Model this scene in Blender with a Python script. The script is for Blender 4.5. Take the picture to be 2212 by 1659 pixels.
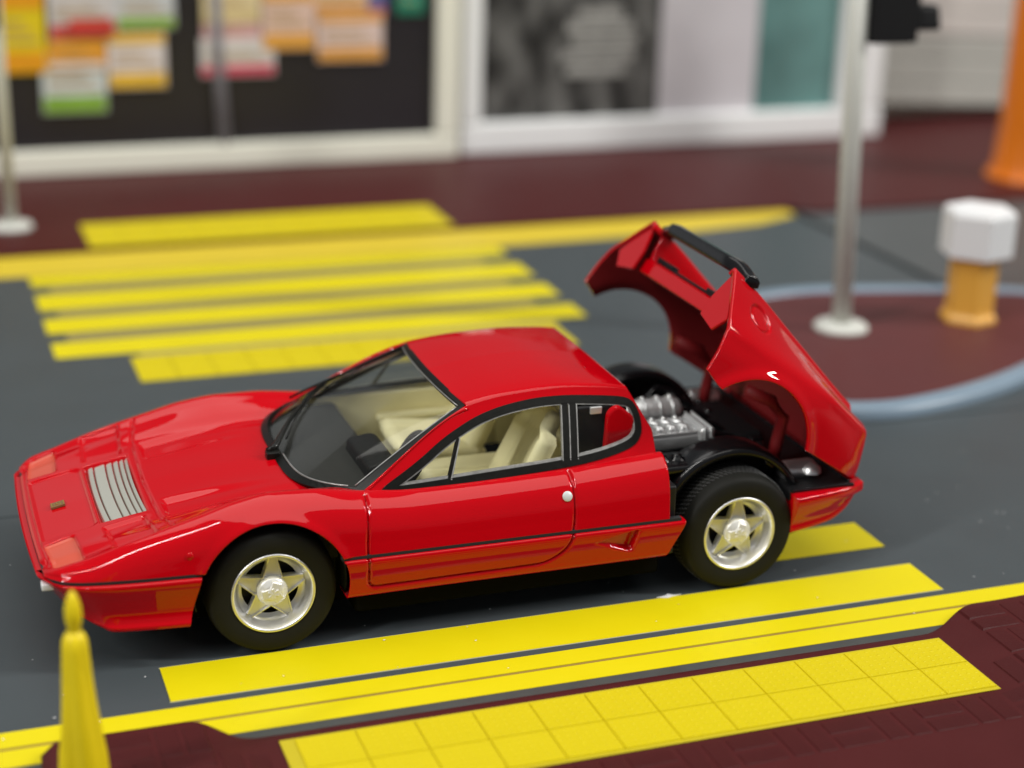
import bpy, bmesh, math, random
import numpy as np
from mathutils import Vector, Matrix
random.seed(7); rng = np.random.default_rng(3)
for o in list(bpy.data.objects): bpy.data.objects.remove(o)
SC = bpy.context.scene; COL = SC.collection
# ---------------------------------------------------------------- camera (1 unit = 1 cm of the model)
cd = bpy.data.cameras.new("camera"); cam = bpy.data.objects.new("camera", cd); COL.objects.link(cam)
cam.rotation_mode = 'XYZ'
cam.location = (-4.38173659, -12.99981579, 6.39053155)
cam.rotation_euler = (1.2318827741542306, -0.027436966796541902, -0.34272994582190364)
cd.sensor_width = 36; cd.lens = 3754.46/2212*36; cd.clip_start = .1; cd.clip_end = 500
cd.dof.use_dof = True; cd.dof.focus_distance = 13.5; cd.dof.aperture_fstop = .23
SC.camera = cam
SC.view_settings.view_transform = 'Standard'; SC.view_settings.look = 'None'; SC.view_settings.gamma = 1
SC.view_settings.exposure = .42
# ---------------------------------------------------------------- room light: even grey room, ceiling lamps, added fill lamps at the sides
W = bpy.data.worlds.new("World"); SC.world = W; W.use_nodes = True
bg = W.node_tree.nodes["Background"]; bg.inputs[0].default_value = (.93, .97, 1, 1); bg.inputs[1].default_value = .11
def area(name, loc, target, sx, sy, power, col=(1, .98, .94)):
    l = bpy.data.lights.new(name, 'AREA'); l.shape = 'RECTANGLE'; l.size = sx; l.size_y = sy; l.energy = power; l.color = col
    o = bpy.data.objects.new(name, l); COL.objects.link(o); o.location = loc
    o.rotation_euler = (Vector(target)-Vector(loc)).to_track_quat('-Z', 'Y').to_euler(); return o
LIGHTS = [((-31, -15, 66), 34, 2.6, 12000), ((66, -26, 56), 5, 40, 40000), ((-70, -30, 56), 5, 40, 28000), ((4, 4, 78), 120, 46, 26000)]  # long strips far left and right are added fill, brightening the shop fronts
for loc, sx, sy, pw in LIGHTS:
    o = area("ceiling_and_fill_lamp", loc, (0, 3, 0), sx, sy, pw)
    if sy < 3: o.rotation_euler = (0, 0, 0)
area("window_light", (-34, 70, 34), (0, 0, 0), 64, 26, 900, (.95, .98, 1))
# ---------------------------------------------------------------- helpers
def srgb(r, g, b):
    f = lambda c: (c/255/12.92) if c/255 <= .04045 else ((c/255+.055)/1.055)**2.4
    return (f(r), f(g), f(b), 1)
def mat(name, col, rough=.5, metal=0, coat=0, var=0, vscale=8, bump=0, bscale=60, spec=.5, sheen=0, emis=None):
    m = bpy.data.materials.new(name); m.use_nodes = True; nt = m.node_tree; b = nt.nodes["Principled BSDF"]
    b.inputs["Base Color"].default_value = col; b.inputs["Roughness"].default_value = rough; b.inputs["Metallic"].default_value = metal
    b.inputs["Coat Weight"].default_value = coat; b.inputs["Coat Roughness"].default_value = .03; b.inputs["Coat IOR"].default_value = 1.42; b.inputs["Specular IOR Level"].default_value = spec
    tc = nt.nodes.new("ShaderNodeTexCoord")
    if var:
        n = nt.nodes.new("ShaderNodeTexNoise"); n.inputs["Scale"].default_value = vscale; n.inputs["Detail"].default_value = 6
        nt.links.new(tc.outputs["Object"], n.inputs["Vector"])
        hs = nt.nodes.new("ShaderNodeMix"); hs.data_type = 'RGBA'
        hs.inputs[6].default_value = tuple(c*(1-var) for c in col[:3])+(1,); hs.inputs[7].default_value = tuple(min(1, c*(1+var)) for c in col[:3])+(1,)
        nt.links.new(n.outputs["Fac"], hs.inputs[0]); nt.links.new(hs.outputs[2], b.inputs["Base Color"])
        mr = nt.nodes.new("ShaderNodeMapRange"); mr.inputs[3].default_value = max(0, rough-.08); mr.inputs[4].default_value = min(1, rough+.08)
        nt.links.new(n.outputs["Fac"], mr.inputs[0]); nt.links.new(mr.outputs[0], b.inputs["Roughness"])
    if bump:
        n = nt.nodes.new("ShaderNodeTexNoise"); n.inputs["Scale"].default_value = bscale; n.inputs["Detail"].default_value = 3
        nt.links.new(tc.outputs["Object"], n.inputs["Vector"])
        bp = nt.nodes.new("ShaderNodeBump"); bp.inputs["Strength"].default_value = bump; bp.inputs["Distance"].default_value = .01
        nt.links.new(n.outputs["Fac"], bp.inputs["Height"]); nt.links.new(bp.outputs[0], b.inputs["Normal"])
    return m
def glassmat(name, tint, refl=1.0):
    m = bpy.data.materials.new(name); m.use_nodes = True; nt = m.node_tree
    for n in list(nt.nodes): nt.nodes.remove(n)
    out = nt.nodes.new("ShaderNodeOutputMaterial"); mx = nt.nodes.new("ShaderNodeMixShader"); tr = nt.nodes.new("ShaderNodeBsdfTransparent")
    gl = nt.nodes.new("ShaderNodeBsdfGlossy"); fr = nt.nodes.new("ShaderNodeFresnel"); fr.inputs[0].default_value = 1.5
    tr.inputs[0].default_value = tint; gl.inputs["Roughness"].default_value = .04
    tcn = nt.nodes.new("ShaderNodeTexCoord"); no = nt.nodes.new("ShaderNodeTexNoise"); no.inputs["Scale"].default_value = 3
    bp = nt.nodes.new("ShaderNodeBump"); bp.inputs["Strength"].default_value = .12; bp.inputs["Distance"].default_value = .02
    nt.links.new(tcn.outputs["Object"], no.inputs["Vector"]); nt.links.new(no.outputs["Fac"], bp.inputs["Height"])
    ge = nt.nodes.new("ShaderNodeNewGeometry"); mi_ = nt.nodes.new("ShaderNodeMapRange"); mi_.inputs[3].default_value = 1.3; mi_.inputs[4].default_value = 1/1.3
    nt.links.new(ge.outputs["Backfacing"], mi_.inputs[0]); nt.links.new(mi_.outputs[0], fr.inputs[0])
    nt.links.new(bp.outputs[0], gl.inputs["Normal"]); nt.links.new(bp.outputs[0], fr.inputs["Normal"])
    nt.links.new(fr.outputs[0], mx.inputs[0]); nt.links.new(tr.outputs[0], mx.inputs[1]); nt.links.new(gl.outputs[0], mx.inputs[2]); nt.links.new(mx.outputs[0], out.inputs[0])
    return m
M = dict(
    paint=mat("red_paint", (.49, .0005, .005, 1), .45, coat=1, bump=.03, bscale=4, spec=.0),
    inner=mat("dark_red_inner", (.20, .004, .006, 1), .6, bump=.1, bscale=30),  # darker, rougher red for inner faces and hinge arms
    black=mat("black_plastic", (.009, .009, .010, 1), .5, spec=.3, bump=.25, bscale=25),
    matte=mat("matte_underside", (.006, .006, .006, 1), .9, spec=0),
    gloss=mat("black_gloss", (.006, .006, .007, 1), .2, bump=.15, bscale=12),
    trim=mat("black_trim", (.006, .006, .005, 1), .36, var=.3, vscale=30, spec=.22),
    lens=mat("orange_lens", (.56, .085, .05, 1), .25, spec=.5),
    rubber=mat("tyre_rubber", (.014, .014, .012, 1), .6, var=.15, vscale=6, bump=.08, bscale=90, spec=.12),
    tread=mat("tread_rubber", (.075, .075, .075, 1), .35, bump=.3, bscale=60),  # paler than the tyre: highlights on the slivers put into the colour
    chrome=mat("plated_rim", (.90, .90, .90, 1), .36, metal=.9, bump=.12, bscale=30),
    star=mat("plated_star", (.80, .80, .78, 1), .36, metal=.4, bump=.2, bscale=25),
    silver=mat("silver_paint", (.74, .75, .75, 1), .34, metal=.65, bump=.15, bscale=30),
    silverline=mat("silver_edge", (.34, .34, .33, 1), .4, metal=.6, var=.5, vscale=25),
    cream=mat("cream_plastic", (.98, .91, .58, 1), .5, bump=.1, bscale=20),
    grille=mat("grille_paint", (.50, .50, .44, 1), .3, metal=.35, bump=.1, bscale=30),
    gold=mat("gold_print", (.55, .36, .10, 1), .3, metal=.7),
    lockm=mat("lock_paint", (.62, .66, .66, 1), .4, metal=.1),
    white=mat("white_plastic", (.82, .83, .84, 1), .4, bump=.05, bscale=10),
    glass=glassmat("clear_glass", (.965, .97, .95, 1)),
    asphalt=mat("grey_card", (.060, .072, .078, 1), .40, var=.10, vscale=1.3, bump=.15, bscale=180, spec=.22),
    asphalt2=mat("grey_card_pale", (.074, .083, .086, 1), .42, var=.08, vscale=1.1, bump=.15, bscale=180, spec=.25),
    under=mat("board_edge", (.012, .014, .016, 1), .8),
    yellow=mat("yellow_print", (.69, .585, .002, 1), .42, var=.03, vscale=2, bump=.05, bscale=200, spec=.35),
    tactile=mat("tactile_yellow", (.60, .49, .004, 1), .5, var=.06, vscale=3, bump=.3, bscale=70, spec=.25),
    yellow2=mat("yellow_line_print", (.66, .50, .035, 1), .45, var=.04, vscale=2, spec=.3),
    brownline=mat("brown_line_print", (.30, .19, .03, 1), .6),
    greyline=mat("grey_edge_print", (.40, .40, .30, 1), .6),
    maroon=mat("maroon_card", (.066, .011, .0115, 1), .5, var=.12, vscale=2.2, bump=.2, bscale=60, spec=.16),
    maroon2=mat("maroon_brick", (.058, .0095, .010, 1), .5, var=.25, vscale=3, bump=.3, bscale=50, spec=.16),
    islandm=mat("island_maroon", (.100, .026, .027, 1), .5, var=.08, vscale=1.5, spec=.25),
    kerb=mat("kerb_blue_grey", (.20, .27, .34, 1), .35, var=.06, vscale=2),
    kerbdark=mat("kerb_dark", (.055, .060, .056, 1), .5, var=.2, vscale=5),
    polem=mat("pole_grey", (.62, .63, .58, 1), .45, bump=.1, bscale=8, spec=.3),
    orange=mat("orange_plastic", (.80, .20, .005, 1), .35),
    amber=mat("amber_plastic", (.82, .42, .06, 1), .38),
    parasol=mat("parasol_yellow", (.88, .68, .006, 1), .42, var=.12, vscale=3, bump=.3, bscale=12),
)
def link(o, parent=None):
    COL.objects.link(o)
    if parent: o.parent = parent
    return o
def thing(name, label, cat, loc=(0, 0, 0), group=None, kind=None):
    o = bpy.data.objects.new(name, None); COL.objects.link(o); o.location = loc; o.empty_display_size = .2
    if kind: o['kind'] = kind
    if label: o['label'] = label
    if cat: o['category'] = cat
    if group: o['group'] = group
    return o
def mesh_obj(name, V, F, m, parent=None, smooth=True, loc=None, mats=None, mi=None):
    me = bpy.data.meshes.new(name); me.from_pydata([tuple(map(float, v)) for v in V], [], [tuple(map(int, f)) for f in F])
    for mm in (mats or [m]): me.materials.append(mm)
    if mi is not None: me.polygons.foreach_set('material_index', list(mi))
    me.polygons.foreach_set('use_smooth', [smooth]*len(me.polygons)); me.update()
    o = bpy.data.objects.new(name, me); link(o, parent)
    if parent is not None and loc is None: pass
    if loc is not None: o.location = loc
    return o
def fixn(o):
    bm = bmesh.new(); bm.from_mesh(o.data); bmesh.ops.recalc_face_normals(bm, faces=bm.faces); bm.to_mesh(o.data); bm.free(); return o
def bevel(o, w, seg=2, angle=40):
    md = o.modifiers.new("bevel", 'BEVEL'); md.width = w; md.segments = seg; md.limit_method = 'ANGLE'; md.angle_limit = math.radians(angle); return o
def box(name, a, b, m, parent=None, bev=.01, rot=None, taper=None):
    a = np.array(a, float); b = np.array(b, float); c = (a+b)/2; h = (b-a)/2
    V = [[x, y, z] for x in (-1, 1) for y in (-1, 1) for z in (-1, 1)]
    V = [[v[0]*h[0]*(taper[0] if taper and v[2] > 0 else 1), v[1]*h[1]*(taper[1] if taper and v[2] > 0 else 1), v[2]*h[2]] for v in V]
    if rot is not None:
        R = Matrix.Rotation(rot[1], 3, rot[0]) if isinstance(rot[0], str) else rot; V = [tuple(R @ Vector(v)) for v in V]
    V = [[v[i]+c[i] for i in range(3)] for v in V]
    F = [(0, 1, 3, 2), (4, 6, 7, 5), (0, 4, 5, 1), (2, 3, 7, 6), (0, 2, 6, 4), (1, 5, 7, 3)]
    o = mesh_obj(name, V, F, m, parent, smooth=False); fixn(o)
    if bev:
        bevel(o, bev)
        o.data.polygons.foreach_set('use_smooth', [True]*len(o.data.polygons)); wn = o.modifiers.new("wn", 'WEIGHTED_NORMAL')
    return o
def lathe(name, prof, m, parent=None, axis='Z', seg=64, loc=(0, 0, 0), mod=None, ang0=0, cap=False):
    V = []; F = []; n = len(prof)
    for k in range(seg):
        a = 2*math.pi*k/seg+ang0
        for i, (r, h) in enumerate(prof):
            rr = r if mod is None else r*mod(a, h)
            p = (rr*math.cos(a), rr*math.sin(a), h)
            if axis == 'Y': p = (rr*math.cos(a), h, rr*math.sin(a))
            if axis == 'X': p = (h, rr*math.cos(a), rr*math.sin(a))
            V.append((p[0]+loc[0], p[1]+loc[1], p[2]+loc[2]))
    for k in range(seg):
        for i in range(n-1):
            F.append((k*n+i, ((k+1) % seg)*n+i, ((k+1) % seg)*n+i+1, k*n+i+1))
    if cap:
        F.append(tuple(k*n for k in range(seg))); F.append(tuple(k*n+n-1 for k in range(seg)))
    return fixn(mesh_obj(name, V, F, m, parent))
def prism(name, poly, z0, z1, m, parent=None, bev=0, plane='XY', smooth=False):
    n = len(poly)
    if plane == 'XY': V = [(x, y, z0) for x, y in poly]+[(x, y, z1) for x, y in poly]
    else: V = [(x, z0, y) for x, y in poly]+[(x, z1, y) for x, y in poly]
    F = [tuple(range(n)), tuple(range(n, 2*n))]+[(i, (i+1) % n, n+(i+1) % n, n+i) for i in range(n)]
    o = fixn(mesh_obj(name, V, F, m, parent, smooth=smooth))
    if bev: bevel(o, bev)
    return o
def tube(name, pts, r, m, parent=None, seg=10, closed=False, flat=None, radii=None):
    pts = [Vector(p) for p in pts]; n = len(pts); V = []; F = []
    up = Vector((0, 0, 1))
    for i, p in enumerate(pts):
        a = pts[(i-1) % n] if (closed or i > 0) else p; b = pts[(i+1) % n] if (closed or i < n-1) else p
        t = (b-a).normalized(); s = t.cross(up if abs(t.z) < .95 else Vector((0, 1, 0))).normalized(); w = s.cross(t)
        rr = r if radii is None else radii[i]
        for k in range(seg):
            an = 2*math.pi*k/seg; V.append(p+s*(math.cos(an)*rr)+w*(math.sin(an)*rr*(flat or 1)))
    for i in range(n if closed else n-1):
        for k in range(seg):
            j = (i+1) % n; F.append((i*seg+k, i*seg+(k+1) % seg, j*seg+(k+1) % seg, j*seg+k))
    if not closed: F += [tuple(range(seg)), tuple((n-1)*seg+k for k in range(seg))]
    return fixn(mesh_obj(name, V, F, m, parent))
def flat(o): o.data.polygons.foreach_set('use_smooth', [False]*len(o.data.polygons)); return o
def solid(o, t, off=-1, rim=True):
    md = o.modifiers.new("solid", 'SOLIDIFY'); md.thickness = t; md.offset = off; md.use_rim = rim; return md
# ---------------------------------------------------------------- car shape functions (cm, nose towards -x)
def pch(xs, ys):
    xs = np.array(xs, float); ys = np.array(ys, float)
    h = np.diff(xs); d = np.diff(ys)/h; m = np.zeros(len(xs))
    for i in range(1, len(xs)-1):
        if d[i-1]*d[i] > 0:
            w1 = 2*h[i]+h[i-1]; w2 = h[i]+2*h[i-1]; m[i] = (w1+w2)/(w1/d[i-1]+w2/d[i])
    m[0] = d[0]; m[-1] = d[-1]
    def f(x):
        x = np.clip(np.asarray(x, float), xs[0], xs[-1]); i = np.clip(np.searchsorted(xs, x)-1, 0, len(xs)-2)
        t = (x-xs[i])/h[i]
        return ((1+2*t)*(1-t)**2*ys[i]+t*(1-t)**2*h[i]*m[i]+t*t*(3-2*t)*ys[i+1]+t*t*(t-1)*h[i]*m[i+1])
    return f
def smooth(a, b, x):
    t = np.clip((np.asarray(x, float)-a)/(b-a), 0, 1); return t*t*(3-2*t)
def catmull(P, n):
    """P: (k,2) control points -> n points, centripetal-ish Catmull-Rom resampled by length"""
    P = np.array(P, float); Q = np.vstack([2*P[0]-P[1], P, 2*P[-1]-P[-2]]); out = []
    for i in range(1, len(Q)-2):
        p0, p1, p2, p3 = Q[i-1:i+3]
        t = np.linspace(0, 1, 14, endpoint=False)[:, None]
        d = [max(np.linalg.norm(b-a), 1e-6)**.5 for a, b in ((p0, p1), (p1, p2), (p2, p3))]
        t0 = 0; t1 = d[0]; t2 = t1+d[1]; t3 = t2+d[2]; tt = t1+t*(t2-t1)
        A1 = (t1-tt)/(t1-t0)*p0+(tt-t0)/(t1-t0)*p1; A2 = (t2-tt)/(t2-t1)*p1+(tt-t1)/(t2-t1)*p2; A3 = (t3-tt)/(t3-t2)*p2+(tt-t2)/(t3-t2)*p3
        B1 = (t2-tt)/(t2-t0)*A1+(tt-t0)/(t2-t0)*A2; B2 = (t3-tt)/(t3-t1)*A2+(tt-t1)/(t3-t1)*A3
        out.append((t2-tt)/(t2-t1)*B1+(tt-t1)/(t2-t1)*B2)
    out = np.vstack(out+[P[-1:]])
    s = np.concatenate([[0], np.cumsum(np.linalg.norm(np.diff(out, axis=0), axis=1))]); u = np.linspace(0, s[-1], n)
    return np.stack([np.interp(u, s, out[:, k]) for k in range(out.shape[1])], 1)

WG = pch([-3.665, -3.62, -3.57, -3.5, -3.3, -2.6, -1.9, 0, 1.4, 2.2, 2.8, 3.05, 3.16], [1.0, 1.09, 1.175, 1.24, 1.305, 1.375, 1.41, 1.42, 1.43, 1.41, 1.33, 1.26, 1.2])
ZC = pch([-3.62, -3.58, -3.5, -3.0, -2.5, -2.0, -1.6, -1.2, 1.2], [.775, .81, .835, .93, 1.01, 1.07, 1.09, 1.08, 1.08])       # hood centre line
ZK = pch([-3.62, -3.58, -3.5, -3.3, -2.93, -2.5, -2.2, -1.9, -1.6, -1.2, -.8, .4, 1.0, 1.27], [.772, .80, .83, .885, 1.0, 1.12, 1.20, 1.24, 1.235, 1.19, 1.165, 1.195, 1.235, 1.255])   # fender crest
YK = pch([-3.62, -3.5, -2.9, -2.4, -1.9, -1.2, 0, 1.27], [1.02, 1.14, 1.18, 1.16, 1.13, 1.17, 1.2, 1.2])
ZV = pch([-3.62, -3.58, -3.5, -3.0, -2.6, -2.2, -1.8, -1.4, 1.27], [.775, .808, .833, .94, 1.01, 1.075, 1.1, 1.1, 1.1])      # valley between hood and fender
ZB = pch([1.2, 1.6, 2.0, 2.4, 2.7, 2.99, 3.16], [1.70, 1.62, 1.52, 1.42, 1.345, 1.28, 1.25])
WC = pch([1.2, 1.35, 2.0, 2.9, 3.2], [.11, .10, .06, .02, 0])      # buttress crest
ZD = pch([1.2, 1.38, 2.0, 2.9, 3.16], [1.38, 1.38, 1.30, 1.25, 1.25])                             # engine deck
ZH = pch([1.2, 1.8, 2.2, 2.9, 3.16], [1.24, 1.235, 1.235, 1.16, 1.12])                             # rear haunch
ZG = .765
def upper_section(x, n=230):
    w = float(WG(x))
    if x <= 1.265:
        zc, zk, yk, zv = float(ZC(x)), float(ZK(x)), float(YK(x)), float(ZV(x))
        f = float(smooth(-3.45, -2.3, x)); lo = float(smooth(-3.62, -3.3, x))
        P = [(0, zc), (.35, zc-.002), (.62, zc+(zv-zc)*.5+.0*f), (.80, zv-.004*f), (.80+(yk-.92)*.5, zv+(zk-zv)*.40), (yk-.12, zk-.016-.02*f), (yk, zk),
             (yk+(w-yk)*.55, zk-(zk-ZG)*(.30-.14*f)), (w-.034, ZG+(zk-ZG)*(.45+.08*f)), (w-.012, ZG+(zk-ZG)*.20), (w-.002*lo, ZG)]
    else:
        zb, zd, zh = float(ZB(x)), float(ZD(x)), float(ZH(x)); w -= float(WC(x))
        P = [(0, zd), (.4, zd), (.62, zd-.004), (.70, zd+.02), (.755, zb-.035), (.80, zb), (.865, zb-.05), (1.06, zb-(zb-zh)*.56), (min(1.24, w-.10), zh+.015),
             (w-.07, zh-.06), (w-.034, zh-.17), (w-.014, ZG+.12), (w-.004, ZG)]
        zt = 1.265-(x-2.99)*2.9
        Q = catmull(P, n)
        if x > 2.8:
            Q[:, 1] = np.minimum(Q[:, 1], np.maximum(zt, ZG+(Q[:, 1]-ZG)*.02))
        return Q
    return catmull(P, n)
# glasshouse
GB = pch([-1.3, -.3, 1.3], [1.125, 1.185, 1.195])
def gy(x, z):
    return GB(x)-.56*(z-1.12)-.12*np.maximum(z-1.12, 0)**2
ZR = pch([-1.3, -1.2, -.3, .1, .5, .9, 1.24], [1.08, 1.14, 1.645, 1.70, 1.715, 1.69, 1.64])     # rail / A pillar line
ZT = pch([-.4, -.3, .1, .45, .8, 1.24], [1.71, 1.725, 1.785, 1.80, 1.77, 1.685])                # roof centre
def ws_point(u, v):
    """u in -1..1 across, v 0 base..1 top"""
    xb = -1.64+.44*abs(u)**4.5; yb = 1.06*u; zb = 1.09+.055*u*u
    xt = -.37+.075*u*u; yt = .80*u; zt = 1.712-.05*abs(u)**2.2
    s = v; bow = .05*np.sin(np.pi*s)*(1-u*u*.6)
    return np.array([xb+(xt-xb)*s-bow*.6, yb+(yt-yb)*s+.02*np.sin(np.pi*s)*u, zb+(zt-zb)*s+bow*.8])
# ---------------------------------------------------------------- grids, panel lines, cuts
FA = (-1.95, .52, .575); RA = (1.95, .52, .575)
def seg_dist(px, py, pts, closed=False):
    d = np.full(np.shape(px), 9.); n = len(pts)
    for i in range(n if closed else n-1):
        ax, ay = pts[i]; bx, by = pts[(i+1) % n]; dx, dy = bx-ax, by-ay; L = dx*dx+dy*dy
        t = np.clip(((px-ax)*dx+(py-ay)*dy)/L, 0, 1); d = np.minimum(d, np.hypot(px-ax-t*dx, py-ay-t*dy))
    return d
def inside(px, py, pts):
    c = np.zeros(np.shape(px), bool); n = len(pts)
    for i in range(n):
        x1, y1 = pts[i]; x2, y2 = pts[(i+1) % n]
        k = ((y1 > py) != (y2 > py)) & (px < (x2-x1)*(py-y1)/((y2-y1) if abs(y2-y1) > 1e-12 else 1e-12)+x1); c ^= k
    return c
def sd_poly(px, py, pts):
    d = seg_dist(px, py, pts, True); return np.where(inside(px, py, pts), -d, d)
def rnd(poly, r, n=6):
    """round the corners of a polygon"""
    out = []; N = len(poly)
    for i in range(N):
        p = Vector(poly[i]); a = Vector(poly[i-1]); b = Vector(poly[(i+1) % N]); ra = min(r if not isinstance(r, (list, tuple)) else r[i], (a-p).length*.48, (b-p).length*.48)
        s = p+(a-p).normalized()*ra; e = p+(b-p).normalized()*ra
        for k in range(n+1):
            t = k/n; q = s*(1-t)**2+p*2*t*(1-t)+e*t*t; out.append((q.x, q.y))
    return out
DOOR = rnd([(-1.20, 1.30), (-1.235, .85), (-1.225, .485), (.22, .50), (.39, .62), (.445, .80), (.45, 1.30)], [.02, .1, .07, .2, .25, .2, .02])
VENT = [(.60, .64), (.99, .72), (.95, .51)]
def groove(d, w=.010, dep=.022): return dep*np.exp(-(d/w)**2)
def recess(px, py, poly, dep, soft=.02):
    return dep*(1-smooth(-soft, soft*.4, sd_poly(px, py, poly)))
TOPLINES = []
def sy(poly): return [(x, -y) for x, y in poly]
LENS = rnd([(-3.55, .68), (-3.33, .66), (-3.30, 1.11), (-3.51, 1.07)], .03)
LID = rnd([(-3.10, .68), (-2.80, .66), (-2.76, 1.14), (-3.07, 1.15)], .02)
GRL = [(-3.115, -.58), (-2.765, -.58), (-2.765, .58), (-3.115, .58)]
EMB = rnd([(-3.56, -.60), (-3.20, -.60), (-3.14, -.56), (-3.14, .56), (-3.20, .60), (-3.56, .60)], .03)
def carve_top(X, Y):
    d = np.zeros_like(X); A = np.abs(Y)
    for poly in (LENS, LID):
        d += recess(X, A, poly, .024, .020)+groove(seg_dist(X, A, poly, True), .010, .008)
    d += recess(X, Y, GRL, .05, .012)
    d += recess(X, Y, EMB, .018, .025)
    # strip between lens and lid slightly sunk, its edges sharp
    d += groove(seg_dist(X, A, [(-2.72, 0), (-2.70, .7), (-2.66, 1.0), (-2.63, 1.13)]), .011, .018)     # front edge of the bonnet lid
    d += groove(seg_dist(X, A, [(-3.585, 0), (-3.575, .6), (-3.55, 1.0)]), .010, .012)
    # long scoops either side of the bonnet centre
    s = smooth(-2.66, -2.60, X)*(1-smooth(-2.5, -1.66, X)); yi = .40+.06*smooth(-2.6, -1.7, X)
    d += .034*s*smooth(yi, yi+.12, A)*(1-smooth(.70, .80, A))
    return d
def build_grid(xs, secs):
    n = secs[0].shape[0]; S = np.stack(secs)            # stations, n, (y,z) half sections from centre outwards
    full = np.concatenate([S[:, ::-1]*np.array([-1, 1]), S[:, 1:]], 1)    # near (-y) to far (+y)
    X = np.repeat(np.array(xs)[:, None], full.shape[1], 1)
    return np.stack([X, full[..., 0], full[..., 1]], -1)
def snap(P, sdf, h=.009):
    x, z = P[..., 0], P[..., 2]; s = sdf(x, z, P[..., 1]); e = 1e-4
    gx = (sdf(x+e, z, P[..., 1])-s)/e; gz = (sdf(x, z+e, P[..., 1])-s)/e; g = np.maximum(gx*gx+gz*gz, .3)
    k = (np.abs(s) < h) & (gx*gx+gz*gz > .3); P[..., 0] -= np.where(k, s*gx/g, 0); P[..., 2] -= np.where(k, s*gz/g, 0)
def faces_of(P):
    a, b = P.shape[:2]; I = np.arange(a*b).reshape(a, b)
    F = np.stack([I[:-1, :-1], I[1:, :-1], I[1:, 1:], I[:-1, 1:]], -1).reshape(-1, 4)
    return F, P.reshape(-1, 3)[F].mean(1)
def clip(V, G, s):
    """G = (quads, polygons); keep the part of the surface where s >= 0, cutting faces along s = 0"""
    Q, N = G; ins = s >= 0; new = []; nv = len(V); keyd = {}
    cnt = ins[Q].sum(1) if len(Q) else np.zeros(0, int); full = Q[cnt == 4]; part = [tuple(q) for q in Q[(cnt > 0) & (cnt < 4)]]; out = []
    for poly in part+[p for p in N if any(ins[i] for i in p)]:
        r = []; n = len(poly)
        for k in range(n):
            a, b = poly[k], poly[(k+1) % n]
            if ins[a]: r.append(a)
            if ins[a] != ins[b]:
                key = (a, b) if a < b else (b, a)
                if key not in keyd:
                    t = s[key[0]]/(s[key[0]]-s[key[1]]); keyd[key] = nv+len(new); new.append(V[key[0]]*(1-t)+V[key[1]]*t)
                r.append(keyd[key])
        if len(r) >= 3: out.append(tuple(r))
    return (np.vstack([V, np.array(new)]) if new else V), (full, out)
def extract(name, V, G, m, parent, thick=.035, mats=None):
    if not isinstance(G, tuple): G = (G, [])
    Q, N = G; fl = Q.ravel().tolist(); tot = [4]*len(Q); 
    for p in N: fl += list(p); tot.append(len(p))
    u, inv = np.unique(np.array(fl), return_inverse=True); Vv = V[u]
    me = bpy.data.meshes.new(name); me.vertices.add(len(Vv)); me.vertices.foreach_set('co', Vv.astype(np.float32).ravel())
    me.loops.add(len(inv)); me.loops.foreach_set('vertex_index', inv.astype(np.int32).ravel()); me.polygons.add(len(tot))
    me.polygons.foreach_set('loop_start', np.concatenate([[0], np.cumsum(tot)[:-1]]).astype(np.int32)); me.polygons.foreach_set('use_smooth', np.ones(len(tot), bool))
    me.update(calc_edges=True); me.validate()
    for mm in (mats or [m]): me.materials.append(mm)
    o = bpy.data.objects.new(name, me); link(o, parent)
    bm = bmesh.new(); bm.from_mesh(me); bmesh.ops.remove_doubles(bm, verts=bm.verts, dist=6e-4); bm.to_mesh(me); bm.free()
    if thick:
        md = solid(o, thick); md.use_quality_normals = True
        if mats: md.material_offset = 1; md.material_offset_rim = 0
    return o
def join(A, B):
    (V1, (Q1, N1)), (V2, (Q2, N2)) = A, B; n = len(V1)
    return np.vstack([V1, V2]), (np.vstack([Q1, Q2+n]), list(N1)+[tuple(i+n for i in p) for p in N2])
def vnormals(P):
    du = np.gradient(P, axis=0); dv = np.gradient(P, axis=1); n = np.cross(du, dv); n /= np.maximum(np.linalg.norm(n, axis=2, keepdims=True), 1e-9)
    return n
CAR = thing('toy_car', 'red die-cast mid-engined sports coupe with its rear engine cover tipped open', 'toy car')
# --- upper shell: bonnet, fenders, doors above the groove, engine cover
xs = np.concatenate([np.arange(-3.62, -3.5, .006), np.arange(-3.5, 1.262, .0105)])
P = build_grid(xs, [upper_section(x) for x in xs])
P[..., 0] += .03*(P[..., 1]/1.1)**2*(1-smooth(-3.62, -2.9, P[..., 0]))          # nose bowed in plan
def sd_arch(A): return lambda x, z, y: np.hypot(x-A[0], z-A[1])-A[2]
sd_door = lambda x, z, y: sd_poly(x, z, DOOR)
sn = vnormals(P); X, Y, Z = P[..., 0].copy(), P[..., 1].copy(), P[..., 2].copy()
side = np.abs(sn[..., 1]) > .55
if sn[P.shape[0]//2, P.shape[1]//2, 2] < 0: sn = -sn
dep = carve_top(X, Y)*(sn[..., 2] > .5)
dep += np.where(np.abs(Y) > 1.2, groove(seg_dist(X, Z, DOOR, True), .010, .028), 0)
dep += np.where((np.abs(Y) > 1.2), -.018*np.exp(-((np.hypot(X-FA[0], Z-FA[1])-FA[2])/.045)**2), 0)   # flared arch lip
P -= sn*dep[..., None]
PM = [M['paint'], M['inner']]
V = P.reshape(-1, 3); G = (faces_of(P)[0], [])
def cols(V): return V[:, 0], V[:, 1], V[:, 2], np.abs(V[:, 1])
x, y, z, ay = cols(V); V, G = clip(V, G, np.where(ay > .9, np.hypot(x-FA[0], z-FA[1])-FA[2], 1.))
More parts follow.
